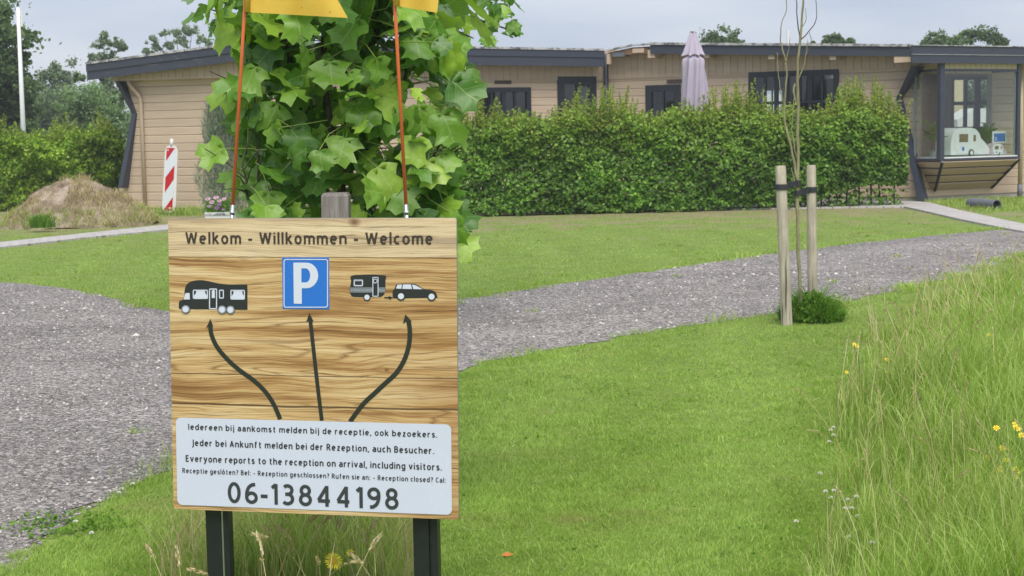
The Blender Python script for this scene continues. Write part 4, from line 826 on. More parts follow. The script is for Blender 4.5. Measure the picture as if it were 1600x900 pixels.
text('Receptie gesl\u00f3ten? Bel: - Rezeption geschlossen? Rufen sie an: - Reception closed? Cal:', (285.5, 738.5), (697, 754), (285.5, 731), 'ink', PAN, 0.0034, .17, .29)
text('06-13844198', (356, 785), (624, 796), (356, 753), 'numgrey', PAN, 0.0034, .17, .31)
# posts and rails
def sbox(name, u0, u1, d0, d1, z0, z1, mat, parent=None):
    a = SO + _ex * u0; m = Mesh(); V = []
    for z in (z0, z1):
        for (u, d) in ((u0, d1), (u1, d1), (u1, d0), (u0, d0)):
            q = SO + _ex * u + _n0 * d; V.append((q[0], q[1], z))
    m.hexa(V); me = m.mesh(name, M[mat]); return SIGN.part(name, me, parent)
ul, ur = sh(320, 798)[0], sh(362, 799)[0]
zb = SO[2] - 0.0
for (a, b, zt2) in ((ul - .016, ul + .036, 1.30), (sh(645, 812)[0] - .012, sh(645, 812)[0] + .042, 1.30)):
    p_ = sbox('post', a, b, -0.085, -0.042, -0.05, zt2, 'black')
    sbox('channel', b + .001, b + .008, -0.075, -0.050, -0.05, zt2, 'galv' if a < .3 else 'black', p_); sbox('channel', b + .009, b + .029, -0.085, -0.046, -0.05, zt2, 'black', p_)  # pale metal strip on the left post stands in for its highlight
for v in (0.06, 0.90):
    m = Mesh(); m.box(0.03, 0.97, -0.0118, -0.0077, v, v + .05); sput('rail', m, 'black')
# flags on orange rods
def flag(label, base_px, top_px, fl, dd):
    A = D(*base_px, dd); B = D(*top_px, dd); d = B - A; Bt = A + d * 1.32
    t = Thing('safety_flag', label, 'flag', A, 'yellow flags behind the welcome sign')
    m = Mesh(); m.tube([A + d * 0.04, B, Bt], [.0062, .0060, .0057], 8); t.part('rod', m.mesh('rod', M['orange'], True))
    m = Mesh(); m.tube([A - d / np.linalg.norm(d) * 0.20, A + d * 0.065], [.0078, .0078], 8); s_ = t.part('socket', m.mesh('socket', M['galv'], True))
    m = Mesh(); m.tube([A + d * .02, A + d * .035], [.0105, .0105], 8); t.part('clamp', m.mesh('clamp', M['galv'], True), s_)
    # cloth as a slightly waving grid
    (x0, y0), (x1, y1), (x2, y2), (x3, y3) = fl; nu, nv = 14, 8; V = []; 
    for j in range(nv + 1):
        for i in range(nu + 1):
            s, q = i / nu, j / nv; px_ = (x0 * (1 - s) + x1 * s) * (1 - q) + (x3 * (1 - s) + x2 * s) * q; py_ = (y0 * (1 - s) + y1 * s) * (1 - q) + (y3 * (1 - s) + y2 * s) * q
            V.append(D(px_, py_, dd - 0.012 + 0.018 * math.sin(s * 5.5 + q * 1.5) * s))
    V2 = [v + np.array([0, 0.0012, 0]) for v in V]; k = len(V); m = Mesh(); Q = [(j * (nu + 1) + i, j * (nu + 1) + i + 1, (j + 1) * (nu + 1) + i + 1, (j + 1) * (nu + 1) + i) for j in range(nv) for i in range(nu)]
    m.add(V, Q); m.add(V2, [q[::-1] for q in Q]); t.part('cloth', m.mesh('cloth', M['flag'], True))
    m = Mesh(); pa, pb = D(x0 + 3, y0, dd - .014), D(x3 + 3, y3, dd - .014); m.tube([pa, pb], [.011, .011], 8); t.part('sleeve', m.mesh('sleeve', M['flag'], True))
def flag_mat():
    n = NT('yellow_flag_cloth'); v = n.noise(n.coord(), 14, 4, 0.6); sp_ = n.voro(n.coord(), 9)
    c = n.mix(n.ramp(sp_, [(0.02, 0.5), (0.045, 0.0)]), n.ramp(v, [(0.3, (0.84, 0.58, 0.09)), (0.7, (0.90, 0.68, 0.15))]), (0.35, 0.22, 0.05)); return n.leaf(c, 0.4, None, 0.02)
M['flag'] = flag_mat()
flag('yellow flag on orange rod with long pointed lower edge, over the motorhome print', (362.5, 341), (382, 19), [(383, 19), (543.5, 28), (488, -70), (385, -70)], 5.62)
flag('short yellow flag on orange rod above the caravan print', (635.5, 341), (617, 9), [(617, 9), (683, 20), (692, -60), (613, -60)], 5.50)
# old weathered stake behind the sign
A = G(536, 866); d_ = A[1]; B = D(525, 301, d_ + 0.03); m = Mesh(); ax = (B - A)
hw = 0.052
V = []
for k_, (q, s) in enumerate(((A - ax * .05, 1.0), (B - ax / np.linalg.norm(ax) * .012, 1.0), (B, 0.86))):
    V += [q + np.array([sx * hw * s, sy * hw * s, 0]) for sx, sy in ((-1, -1), (1, -1), (1, 1), (-1, 1))]
m.add(V, [(0, 3, 2, 1), (8, 9, 10, 11)] + [(a + i, a + (i + 1) % 4, a + 4 + (i + 1) % 4, a + 4 + i) for a in (0, 4) for i in range(4)])
single('timber_stake', m.mesh('timber_stake', M['oldstake']), 'cracked grey weathered square stake directly behind the welcome sign', 'stake', A)

# ================================================================== NEAR TULIP TREE
OUT = [(0.0, 0.0), (0.18, -0.035), (0.36, 0.02), (0.56, 0.20), (0.43, 0.30), (0.355, 0.43), (0.40, 0.56), (0.53, 0.71), (0.36, 0.76), (0.23, 0.92), (0.11, 0.84), (0.0, 0.77)]
def leafmesh(name, seed, mat):
    r = np.random.default_rng(seed); curl = r.uniform(0.1, 0.9); droop = r.uniform(-0.3, 0.9); fold = r.uniform(0.02, 0.45); wav = r.uniform(0.02, 0.06); ph = r.uniform(0, 6)
    pts = []; 
    out = [(x * r.uniform(.93, 1.07), y + r.uniform(-.02, .02)) for x, y in OUT]; out[0] = (0, 0); out[-1] = (0, OUT[-1][1])
    outl = [(-x * r.uniform(.93, 1.07), y + r.uniform(-.02, .02)) for x, y in OUT]; outl[0] = (0, 0); outl[-1] = (0, OUT[-1][1])
    ring = out[1:-1]; ringl = outl[1:-1]
    V2 = [(0, 0), (0, .2), (0, .4), (0, .6), (0, .79)]; nb = len(V2)
    innr = [(x * .55, .4 + (y - .4) * .6) for x, y in ring]; innl = [(x * .55, .4 + (y - .4) * .6) for x, y in ringl]; n = len(ring)
    V2 += ring + innr + ringl + innl
    def z(x, y): return fold * abs(x) - curl * x * x - droop * y * y * 0.5 + wav * math.sin(9 * y + ph + 5 * x) + wav * math.sin(11 * abs(x) + ph)
    Fc = []
    for off, flip in ((nb, False), (nb + 2 * n, True)):
        R_ = list(range(off, off + n)); I = list(range(off + n, off + 2 * n)); q = []
        q += [(0, R_[0], I[0])]; 
        for i in range(n - 1): q.append((R_[i], R_[i + 1], I[i + 1], I[i]))
        q += [(R_[-1], 4, I[-1])]
        mids = [0, 0, 1, 1, 2, 2, 3, 3, 3, 4][:n]
        for i in range(n - 1):
            a, b = mids[i], mids[i + 1]; q.append((I[i], I[i + 1], b) if a == b else (I[i], I[i + 1], b, a))
        q.append((I[-1], 4, mids[-1]) if mids[-1] != 4 else None); q.append((0, I[0], mids[0]) if mids[0] != 0 else None)
        q = [x for x in q if x]; Fc += [x[::-1] for x in q] if flip else q
    V = [(x, y, z(x, y)) for x, y in V2]; me = mesh_py(name, V, Fc, mat, True)
    uv = me.uv_layers.new(name='UVMap')
    for l in me.loops: uv.data[l.index].uv = V2[l.vertex_index]
    return me
LEAF = [leafmesh('leaf', i, M['tulip']) for i in range(12)]
LEAFY = [leafmesh('leaf', 50 + i, M['tulip_y']) for i in range(3)]
TD = 6.55
tb = G(560, 842); TREE = Thing('tulip_tree', 'young tulip tree with large lobed bright green leaves behind the sign', 'tree', (tb[0], TD, 0))
def S3(px_, py_, dz=0.0): return D(px_, py_, TD + dz)
limbs = [([(548, 866), (546, 600), (540, 420), (535, 330), (530, 250), (512, 170), (506, 90), (508, 0), (515, -200), (520, -480)], .026, .006, .05),
         ([(560, 862), (562, 600), (575, 340), (578, 240), (560, 140), (585, 60), (600, 10), (612, -120), (640, -330)], .022, .005, .12),
         ([(545, 500), (500, 360), (485, 270), (470, 180), (450, 90), (440, -20), (425, -180)], .014, .004, -.02),
         ([(440, 420), (425, 345), (405, 290), (404, 262), (400, 215), (398, 150)], .008, .003, -.12), ([(440, 420), (400, 345), (385, 300), (385, 280), (378, 262)], .008, .003, -.15), ([(545, 560), (480, 480), (440, 420)], .012, .009, -.05),
         ([(560, 420), (610, 330), (660, 270), (690, 220), (712, 160)], .010, .003, -.08), ([(560, 440), (640, 380), (668, 330), (690, 290), (700, 240)], .009, .003, .0), ([(578, 240), (620, 170), (640, 90), (660, 0), (670, -120)], .011, .004, .05),
         ([(535, 300), (545, 220), (548, 160), (560, 60), (575, -30)], .010, .004, -.1), ([(600, 480), (665, 410), (700, 380), (722, 352)], .007, .003, -.05)]
limbsW = []
for i, (pp, r0, r1, dz) in enumerate(limbs):
    P = [S3(x, y, dz + .04 * math.sin(x * .05 + y * .02)) for x, y in smooth(pp, 3)]
    limbsW.append(P); m = Mesh(); m.tube(P, list(np.linspace(r0, r1, len(P))), 8); nm = 'trunk' if i < 2 else 'branch'; TREE.part(nm, m.mesh(nm, M['bark'], True))
ENV = [(380, -140), (376, 20), (366, 90), (362, 140), (374, 205), (372, 270), (392, 300), (396, 335), (400, 400), (680, 400), (718, 372), (706, 330), (690, 290), (684, 262), (676, 215), (706, 186), (722, 155), (704, 128), (686, 90), (698, 40), (690, -30), (680, -140)]
GAP = [[(636, 148), (690, 132), (694, 178), (676, 205), (640, 212)], [(690, 100), (735, 92), (735, 120), (690, 128)], [(300, 0), (334, 0), (334, 90), (318, 120), (300, 120)]]
def aim(Nv, Tv):
    Nv = unit(Nv); Tv = unit(Tv - (Tv @ Nv) * Nv); Xv = np.cross(Tv, Nv); return Xv, Tv, Nv
allL = np.concatenate([np.array(p) for p in limbsW])
def place_leaf(P, size, Nv, Tv, stuffl, petl, y=False, ob=True):
    X, T_, N_ = aim(Nv, Tv)
    if ob:
        mt = Matrix([[X[i] * size, T_[i] * size, N_[i] * size, P[i]] for i in range(3)] + [[0, 0, 0, 1]]); TREE.inst('leaf', random.choice(LEAFY if y else LEAF), mt)
    else: stuffl.append((P, X * size, T_ * size, N_ * size))
    petl.append((P, T_, size))
pts = []; tries = 0; rr = np.random.default_rng(5)
def sample(env, n, mind, dz, gaps=()):
    o = []; t = 0; xs = [p[0] for p in env]; ys = [p[1] for p in env]
    while len(o) < n and t < n * 60:
        t += 1; x, y = rr.uniform(min(xs), max(xs)), rr.uniform(min(ys), max(ys))
        if not inpoly([x], [y], env)[0] or any(inpoly([x], [y], g)[0] for g in gaps): continue
        z = rr.normal(*dz)
        if any((x - a) ** 2 + (y - b) ** 2 + ((z - c) * 260) ** 2 < mind ** 2 for a, b, c in o): continue
        o.append((x, y, z))
    return o
front = sample(ENV, 275, 16, (-0.12, 0.09), GAP); rear = sample(ENV, 320, 16, (0.14, 0.10), GAP[:2]); stuffl = []; petl = []
def rdir():
    return np.array([rr.normal(0, .9), -.8 + rr.normal(0, .55), .65 + rr.normal(0, .6)]), np.array([rr.normal(0, .9), rr.normal(-.25, .5), -.65 + rr.normal(0, .6)])
cnt = 0
for (x, y, z) in front:
    Nv, Tv = rdir(); P = S3(x, y - 20, z); place_leaf(P, rr.uniform(.075, .148), Nv, Tv, stuffl, petl, y=rr.random() < .012); cnt += 1
manual = [(352, 232, -.15, .165, (-.2, -1, .45), (-1, -.2, -.35)), (372, 150, -.12, .19, (-.3, -1, .5), (-1, 0, .35)), (700, 325, -.1, .20, (.2, -1, .4), (.8, -.3, -.8)), (700, 372, -.12, .18, (.3, -1, .5), (.9, -.2, -.5)),
          (706, 128, -.2, .20, (.2, -1, .3), (.9, 0, -.75)), (690, 175, -.2, .19, (.1, -1, .5), (.4, -.2, -.9)), (700, 215, -.15, .12, (.2, -.9, .6), (1, 0, .1)), (655, 165, -.22, .16, (.1, -1, .2), (.1, -.1, -1)), (652, 215, -.22, .17, (-.1, -1, .3), (-.2, 0, -1)), (668, 250, -.2, .17, (.1, -1, .5), (.3, 0, -1)), (690, 240, -.18, .13, (.2, -1, .7), (.5, 0, -.7)), (630, 290, -.2, .17, (0, -1, .5), (0, 0, -1)), (590, 262, -.22, .18, (.2, -1, .5), (.5, 0, -.9)), (540, 215, -.24, .18, (0, -1, .7), (-.2, 0, -1)),
          (515, 98, -.26, .19, (.1, -1, .8), (.1, -.2, -1)), (560, 30, -.26, .19, (-.2, -1, .5), (-.6, -.2, -.8)), (555, 165, -.25, .17, (.1, -1, .4), (.6, 0, -.8)), (400, 105, -.2, .18, (-.2, -1, .9), (-.3, -.2, -.9)), (375, 45, -.2, .19, (-.3, -1, .4), (-1, 0, -.1)), (640, 52, -.2, .19, (.2, -1, .4), (.4, 0, -.9)), (690, 60, -.15, .18, (.2, -1, .4), (.9, 0, -.4)), (610, 325, -.15, .18, (0, -1, .3), (0, 0, -1)), (650, 330, -.2, .19, (.1, -1, .3), (.3, 0, -1)), (420, 300, -.2, .17, (0, -1, .3), (0, 0, -1)), (395, 330, -.2, .16, (-.1, -1, .3), (-.2, 0, -1))]
for (x, y, z, s, Nv, Tv) in manual: place_leaf(S3(x, y, z), s * .80, np.array(Nv, float), np.array(Tv, float), stuffl, petl); cnt += 1
for i, (x, y, z) in enumerate(rear):
    Nv, Tv = rdir(); P = S3(x, y - 18, z); place_leaf(P, rr.uniform(.10, .155), Nv, Tv, stuffl, petl, y=rr.random() < .04, ob=cnt < 292); cnt += 1
# upper crown above the picture, and low side shoots behind the board
for i in range(330):
    a = rr.uniform(0, 6.28); h = rr.uniform(2.1, 3.9); R_ = .62 * math.sqrt(rr.random()) * (1 - (h - 2.0) / 2.6); c = S3(530, 100); P = np.array([c[0] + R_ * math.cos(a), TD + R_ * math.sin(a), h]); Nv, Tv = rdir(); Nv[0] += math.cos(a) * .6; Nv[1] = math.sin(a); stuffl.append(None); X, T_, N_ = aim(Nv, Tv); s = rr.uniform(.12, .18); stuffl[-1] = (P, X * s, T_ * s, N_ * s)
for i in range(60):
    P = S3(rr.uniform(430, 640), rr.uniform(400, 640), rr.normal(.08, .1)); Nv, Tv = rdir(); X, T_, N_ = aim(Nv, Tv); s = rr.uniform(.10, .16); stuffl.append((P, X * s, T_ * s, N_ * s))
lm = [leafmesh('leaf_mass', 80 + i, M['tulip_s']) for i in range(4)]; Vs = []; Fs = []; UVs = []; k = 0; 
for j, (P, X, T_, N_) in enumerate(stuffl):
    me = lm[j % 4]; co = np.array([v.co for v in me.vertices]); W_ = P + co[:, :1] * X + co[:, 1:2] * T_ + co[:, 2:3] * N_; Vs.append(W_); Fs += [tuple(k + i for i in p.vertices) for p in me.polygons]; UVs += [(co[i, 0], co[i, 1]) for p in me.polygons for i in p.vertices]; k += len(co)
me = mesh_py('leaves', np.concatenate(Vs), Fs, M['tulip_s'], True); l_ = me.uv_layers.new(name='UVMap'); l_.data.foreach_set('uv', np.array(UVs, np.float32).ravel()); TREE.part('leaves', me, stuff=True)
M['petiole'] = plain('green_petiole', (0.30, 0.38, 0.10), 0.5)
m = Mesh()
for (P, T_, s) in petl:
    q = P - T_ * s * .12; j = np.argmin(((allL - (P - T_ * .12 + [0, .08, -.03])) ** 2).sum(1)); B = allL[j]; L = np.linalg.norm(B - P); e = P + (B - P) * min(1, .20 / L); m.tube([P, (P + e) / 2 + [0, 0, -.012] - T_ * .03, e], [.0018, .002, .0022], 4, False)
TREE.part('petioles', m.mesh('petioles', M['petiole'], True), stuff=True)
m = Mesh()   # twigs
for i in range(70):
    B = allL[rr.integers(len(allL))]; 
    if B[2] < 1.2: continue
    d = unit(np.array([rr.normal(0, 1), rr.normal(-.3, .6), rr.uniform(.1, 1.2)])) * rr.uniform(.10, .22); m.tube([B, B + d * .5 + [0, 0, .01], B + d], [.004, .003, .002], 5, False)
TREE.part('twigs', m.mesh('twigs', M['bark'], True), stuff=True)

# ================================================================== FAR TULIP TREE (its boughs show above and beside the near one)
FD = 14.0
b = G(585, 497); T2 = Thing('tulip_tree', 'farther tulip tree whose small looking boughs show beyond the near tree against the sky', 'tree', (b[0], FD, 0))
def F3(px_, py_, dz=0.0): return D(px_, py_, FD + dz)
for i, (pp, r0, r1) in enumerate([([(580, 505), (578, 200), (570, 0), (560, -300), (560, -700)], .06, .02), ([(572, 20), (640, 10), (700, 18), (760, 35), (800, 48)], .02, .006), ([(575, 60), (640, 50), (700, 45), (740, 60)], .016, .005), ([(572, -20), (450, -10), (385, 25), (330, 15)], .02, .006), ([(575, 140), (650, 130), (715, 115)], .014, .005), ([(570, -60), (680, -80), (780, -30)], .02, .006), ([(570, -60), (430, -90), (330, -30)], .02, .006), ([(565, -300), (700, -400), (760, -480)], .02, .01), ([(565, -300), (430, -380), (380, -480)], .02, .01)]):
    m = Mesh(); P = [F3(x, y, .15 * math.sin(x * .02)) for x, y in smooth(pp, 3)]; m.tube(P, list(np.linspace(r0, r1, len(P))), 7); T2.part('trunk' if i == 0 else 'branch', m.mesh('trunk' if i == 0 else 'branch', M['bark'], True))
st = []
for env, n, md in (([(680, -80), (790, -60), (812, 44), (802, 70), (768, 78), (742, 66), (716, 74), (700, 60), (684, 30)], 88, 8), ([(300, -80), (304, 12), (330, 36), (342, 80), (362, 92), (392, 85), (410, -80)], 110, 7), ([(700, 100), (735, 96), (742, 125), (725, 145), (700, 140)], 26, 6), ([(400, -60), (690, -60), (690, 150), (400, 150)], 150, 9)):
    for (x, y, z) in sample(env, n, md, (0, .3)): st.append(F3(x, y, z))
for i in range(420):
    v = unit(rr.normal(0, 1, 3)) * rr.random() ** .35 * np.array([1.55, 1.5, 1.9]); c = F3(560, -420); st.append(c + v)
Vs = []; Fs = []; UVs = []; k = 0
for j, P in enumerate(st):
    Nv, Tv = rdir(); X, T_, N_ = aim(Nv, Tv); s = rr.uniform(.11, .17); me = lm[j % 4]; co = np.array([v.co for v in me.vertices]); Vs.append(P + (co[:, :1] * X + co[:, 1:2] * T_ + co[:, 2:3] * N_) * s); Fs += [tuple(k + i for i in p.vertices) for p in me.polygons]; UVs += [(co[i, 0], co[i, 1]) for p in me.polygons for i in p.vertices]; k += len(co)
me = mesh_py('crown', np.concatenate(Vs), Fs, M['tulip_s'], True); l_ = me.uv_layers.new(name='UVMap'); l_.data.foreach_set('uv', np.array(UVs, np.float32).ravel()); T2.part('crown', me, stuff=True)

# ================================================================== SAPLING, STAKES, TIES
def round_stake(label, bot, top, r, d):
    A = D(*bot, d); A = G(*bot); B = D(*top, d); m = Mesh(); ax = B - A; P = [A - ax * .06, A + ax * .3, A + ax * .65, A + ax * .985, B]; m.tube([P[0], P[1], P[2], P[3], P[4]], [r * 1.04, r, r * .98, r * .97, r * .86], 20); me = m.mesh('wooden_stake', M['stake']); shade_auto(me, 50)
    return single('wooden_stake', me, label, 'stake', A, 'stakes beside the sapling')
g1 = G(1229.5, 508); g2 = G(1270, 497)
round_stake('taller looking pale round stake left of the sapling, nearest the mown lawn', (1229.5, 508), (1219.5, 259), .046, g1[1]); round_stake('pale round stake right of the sapling, foot hidden in the weed clump', (1270, 497), (1267.5, 258), .042, g2[1])
sb = G(1251, 502); SD = sb[1]
SAP = Thing('sapling', 'thin nearly leafless sapling with lichened stems tied between two stakes', 'tree', sb)
def s3(x, y, dz=0): return D(x, y, SD + dz)
sap = [([(1251, 502), (1250, 440), (1247, 380), (1246, 300), (1247, 250), (1247, 165), (1246, 110), (1250, 60), (1254, 20), (1257, -40), (1258, -110)], .018, .006, 'trunk'), ([(1246, 285), (1238, 240), (1227, 195), (1226, 165), (1229, 120), (1228, 98)], .011, .007, 'branch'),
       ([(1228, 98), (1222, 75), (1219, 60), (1221, 38), (1228, 15), (1228, -20)], .006, .003, 'branch'), ([(1228, 98), (1232, 80), (1234, 58)], .004, .002, 'branch'), ([(1226, 165), (1220, 145), (1217, 120), (1214, 82)], .006, .0025, 'branch'), ([(1247, 165), (1240, 145), (1241, 130)], .006, .003, 'branch'), ([(1247, 250), (1238, 215), (1240, 160), (1242, 132)], .007, .004, 'branch'),
       ([(1247, 125), (1255, 105), (1260, 82), (1262, 62)], .007, .003, 'branch'), ([(1260, 84), (1268, 70), (1265, 50)], .003, .002, 'branch'), ([(1250, 62), (1265, 48), (1276, 26), (1273, -15)], .006, .002, 'branch'), ([(1250, 60), (1245, 20), (1244, -30)], .006, .003, 'branch'), ([(1252, 45), (1260, 30), (1258, 12)], .003, .0015, 'branch'), ([(1246, 300), (1239, 275), (1236, 262)], .005, .003, 'branch')]
for (pp, r0, r1, nm) in sap:
    P = [s3(x + rr.normal(0, .5), y) for x, y in smooth(pp, 4)]; m = Mesh(); m.tube(P, [max(.0015, a * rr.uniform(.9, 1.12)) for a in np.linspace(r0, r1, len(P))], 7); SAP.part(nm, m.mesh(nm, M['barkgreen'] if pp[0][1] > 90 else M['bark'], True))
def band_ring(c, r, h, th, tilt=0, n=20):
    V = []; Fc = []
    for i in range(n):
        a = 6.2832 * i / n
        for (rr_, z) in ((r, -h / 2), (r + th, -h / 2), (r + th, h / 2), (r, h / 2)): V.append((c[0] + rr_ * math.cos(a), c[1] + rr_ * math.sin(a), c[2] + z + tilt * math.cos(a)))
    for i in range(n):
        j = (i + 1) % n
        for k in range(4): Fc.append((4 * i + k, 4 * j + k, 4 * j + (k + 1) % 4, 4 * i + (k + 1) % 4))
    return V, Fc
def tie(label, stake_c, r, stem_c, zs_, up):
    t = Thing('tree_tie', label, 'strap', (stake_c[0], stake_c[1], zs_), 'straps on the sapling stakes')
    m = Mesh(); m.add(*band_ring((stake_c[0], stake_c[1], zs_), r, .045, .006)); t.part('stake_loop', m.mesh('stake_loop', M['rubber'], False))
    m = Mesh(); m.add(*band_ring((stem_c[0], stem_c[1], zs_ + up), .024, .045, .006)); t.part('stem_loop', m.mesh('stem_loop', M['rubber'], False))
    a = np.array([stake_c[0], stake_c[1], zs_]); b = np.array([stem_c[0], stem_c[1], zs_ + up]); d = unit(b - a); m = Mesh()
    p, q = a + d * r, b - d * .022; s = np.array([0, .012, 0]); m.hexa([p - s - [0, 0, .028], q - s - [0, 0, .022], q + s - [0, 0, .022], p + s - [0, 0, .028], p - s + [0, 0, .024], q - s + [0, 0, .022], q + s + [0, 0, .022], p + s + [0, 0, .024]])
    t.part('strap', m.mesh('strap', M['rubber'])); c = (p + q) / 2 - [0, .02, 0]; m = Mesh(); m.box(c[0] - .012, c[0] + .012, c[1] - .006, c[1] + .006, c[2] - .03, c[2] + .03); t.part('buckle', m.mesh('buckle', M['blackframe']))
c1 = D(1221, 292, g1[1]); c2 = D(1268, 296, g2[1]); st_ = s3(1247, 285); tie('black rubber strap from the left stake around the sapling stem', c1, .047, st_, c1[2], .02); st_ = s3(1246.5, 299); tie('black rubber strap from the right stake around the sapling stem', c2, .043, st_, c2[2], -.02)
# weed clump
n = 2600; ctr = G(1262, 500); th = RG.uniform(0, 6.28, n); q = np.sqrt(RG.random(n)); P = np.stack([ctr[0] + .27 * q * np.cos(th), ctr[1] - .02 + .30 * q * np.sin(th), 0.22 * (1 - q ** 2) * RG.random(n)], 1)
P[:, 0] += 0.03
v1_ = blades3(P * [1, 1, .2], RG.uniform(.05, .30, n) * (1.1 - .55 * q) * (1 + .35 * np.sin(th * 4)), RG.uniform(.006, .012, n), RG.uniform(.3, .9, n), th)
v = mesh_np('weed_clump', *v1_, M['weed']); Wc = Thing('weed_clump', 'bushy green weed clump around the sapling foot and the right stake', 'plant', ctr); Wc.part('grass_blades', v, stuff=True)
V_, F_ = cards(P + [0, 0, .03], RG.uniform(.03, .06, n), spread=.8, aspect=.45); Wc.part('leaves', mesh_np('leaves', V_, F_, M['weed']), stuff=True)

# ================================================================== HEDGE
def hedge(name, label, A, B, depth, hfun, nleaf, size, mat, nshoot, shoot_h, stems=True, gap=0.28, lbl_cat='hedge', rough=1.0, gap2=None):
    A = np.array(A[:2]); B = np.array(B[:2]); L = np.linalg.norm(B - A); t = (B - A) / L; nb = np.array([-t[1], t[0]]); nb = nb if nb[1] > 0 else -nb
    H_ = Thing(name, label, lbl_cat, (*A, 0)); n = nleaf
    u = RG.uniform(0, L, n); hh = hfun(u, L); v = RG.random(n); s = RG.random(n); dpt = np.where(s < .55, np.abs(RG.normal(0, .10, n)), np.where(s < .75, depth - np.abs(RG.normal(0, .1, n)), RG.uniform(0, depth, n)))
    gp_ = gap + ((gap2 if gap2 is not None else gap) - gap) * np.clip((u / L - .72) / .2, 0, 1) + .05 * wob(u, u * 0, 3.0, 6); z = gp_ + (hh - gp_) * v; top = RG.random(n) < .25; z = np.where(top, hh + RG.normal(-.02, .12, n), z); dpt = np.where(top, RG.uniform(0, depth, n), dpt)
    low = RG.random(n) < .03; z = np.where(low, RG.uniform(.02, .35, n), z)
    dpt = dpt + rough * (.13 * wob(u * 1.6, z * 2.2, 1.0, 2) + .09 * wob(u * 5, z * 5, 1.0, 5) + .04 * wob(u * 13, z * 13, 1.0, 3)); z = z + rough * .05 * wob(u * 6, dpt * 6, 1.0, 1) * (z / 1.7)
    keep = wob(u * 6, z * 6, 1.3, 9) + RG.normal(0, .5, n) > -1.15
    u, z, dpt = u[keep], z[keep], dpt[keep]; P = np.stack([A[0] + t[0] * u + nb[0] * dpt, A[1] + t[1] * u + nb[1] * dpt, z], 1)
    V_, F_ = cards(P, RG.uniform(.7, 1.25, len(P)) * size, (-.1, -.7, .75), .75, .66, .14, .3); H_.part('foliage', mesh_np('foliage', V_, F_, mat), stuff=True)
    P = []; S = []; m = Mesh()
    for i in range(nshoot):
        u0 = RG.uniform(0, L); h0 = float(hfun(np.array([u0]), L)[0]); d0_ = RG.uniform(0.05, depth); Ls = shoot_h * (.35 + .75 * RG.random() ** 1.7) * (1 + .45 * math.sin(u0 * 2.3)) ; le = RG.normal(0, .14, 2); base = np.array([*(A + t * u0 + nb * d0_), h0 - .12]); tip = base + np.array([le[0] * Ls, le[1] * Ls, Ls + .12])
        m.tube([base, tip], [.005, .0025], 3, False); k = int(9 + Ls * 60)
        for j in range(k): f_ = .12 + .88 * j / k; P.append(base + (tip - base) * f_ + RG.normal(0, 0.045 * (1.2 - f_), 3)); S.append(size * RG.uniform(.6, 1.05) * (1.15 - .5 * f_))
    V_, F_ = cards(np.array(P), np.array(S), (-.1, -.5, .5), .8, .55, .15, -.3); H_.part('young_shoots', mesh_np('young_shoots', V_, F_, M['shoot']), stuff=True); H_.part('twigs', m.mesh('twigs', M['bark']), stuff=True)
    if stems:
        k = int(L / .26); 
        for i in range(k):
            u0 = (i + .5) * L / k + RG.normal(0, .04); p = A + t * u0 + nb * (depth * .45 + RG.normal(0, .04)); m = Mesh(); m.tube([(p[0], p[1], -.02), (p[0] + RG.normal(0, .03), p[1], .6), (p[0] + RG.normal(0, .05), p[1], 1.3)], [.021, .017, .012], 6); H_.part('stem', m.mesh('stem', M['treebark'], True))
    return H_
hA = G(672, 341); hBp = G(1421, 323)
def hf(u, L): return 1.69 + .12 * wob(u, u * 0, 1.6, 1) + .09 * wob(u, u * 0 + 3, 6.0, 3) - .35 * np.clip((u - (L - .9)) / .9, 0, 1) ** 1.5 + 0.05 * (u / L)
hedge('hornbeam_hedge', 'long dense green hedge with yellowish shoots in front of the bungalow', hA, hBp, .85, hf, 76000, .086, M['hedge'], 900, .60, gap=.07, gap2=.44)
# grey green pine like shrub against the wall
c = G(350, 346); c = np.array([c[0], c[1], 0]); n = 9000; th = RG.uniform(0, 6.28, n); zz2 = RG.random(n) ** .8 * 2.25 + .1; R2 = (.50 * np.sqrt(np.clip(1 - (zz2 / 2.55) ** 2, 0, 1)) * (1 + .25 * np.sin(th * 3 + zz2 * 5))) * RG.random(n) ** .35
P = np.stack([c[0] + .05 + R2 * np.cos(th), c[1] + R2 * np.sin(th), zz2], 1); Th = Thing('pine_shrub', 'grey green needled shrub against the bungalow wall left of the tulip tree', 'shrub', c)
Th.part('needles', mesh_np('needles', *blades1(P, RG.uniform(.08, .2, n), np.full(n, .014), np.full(n, 1.1)), M['pine']), stuff=True)
m = Mesh(); m.tube([c, c + [0, 0, 1.2], c + [.05, 0, 2.3]], [.04, .025, .008], 7); Th.part('trunk', m.mesh('trunk', M['treebark'], True))
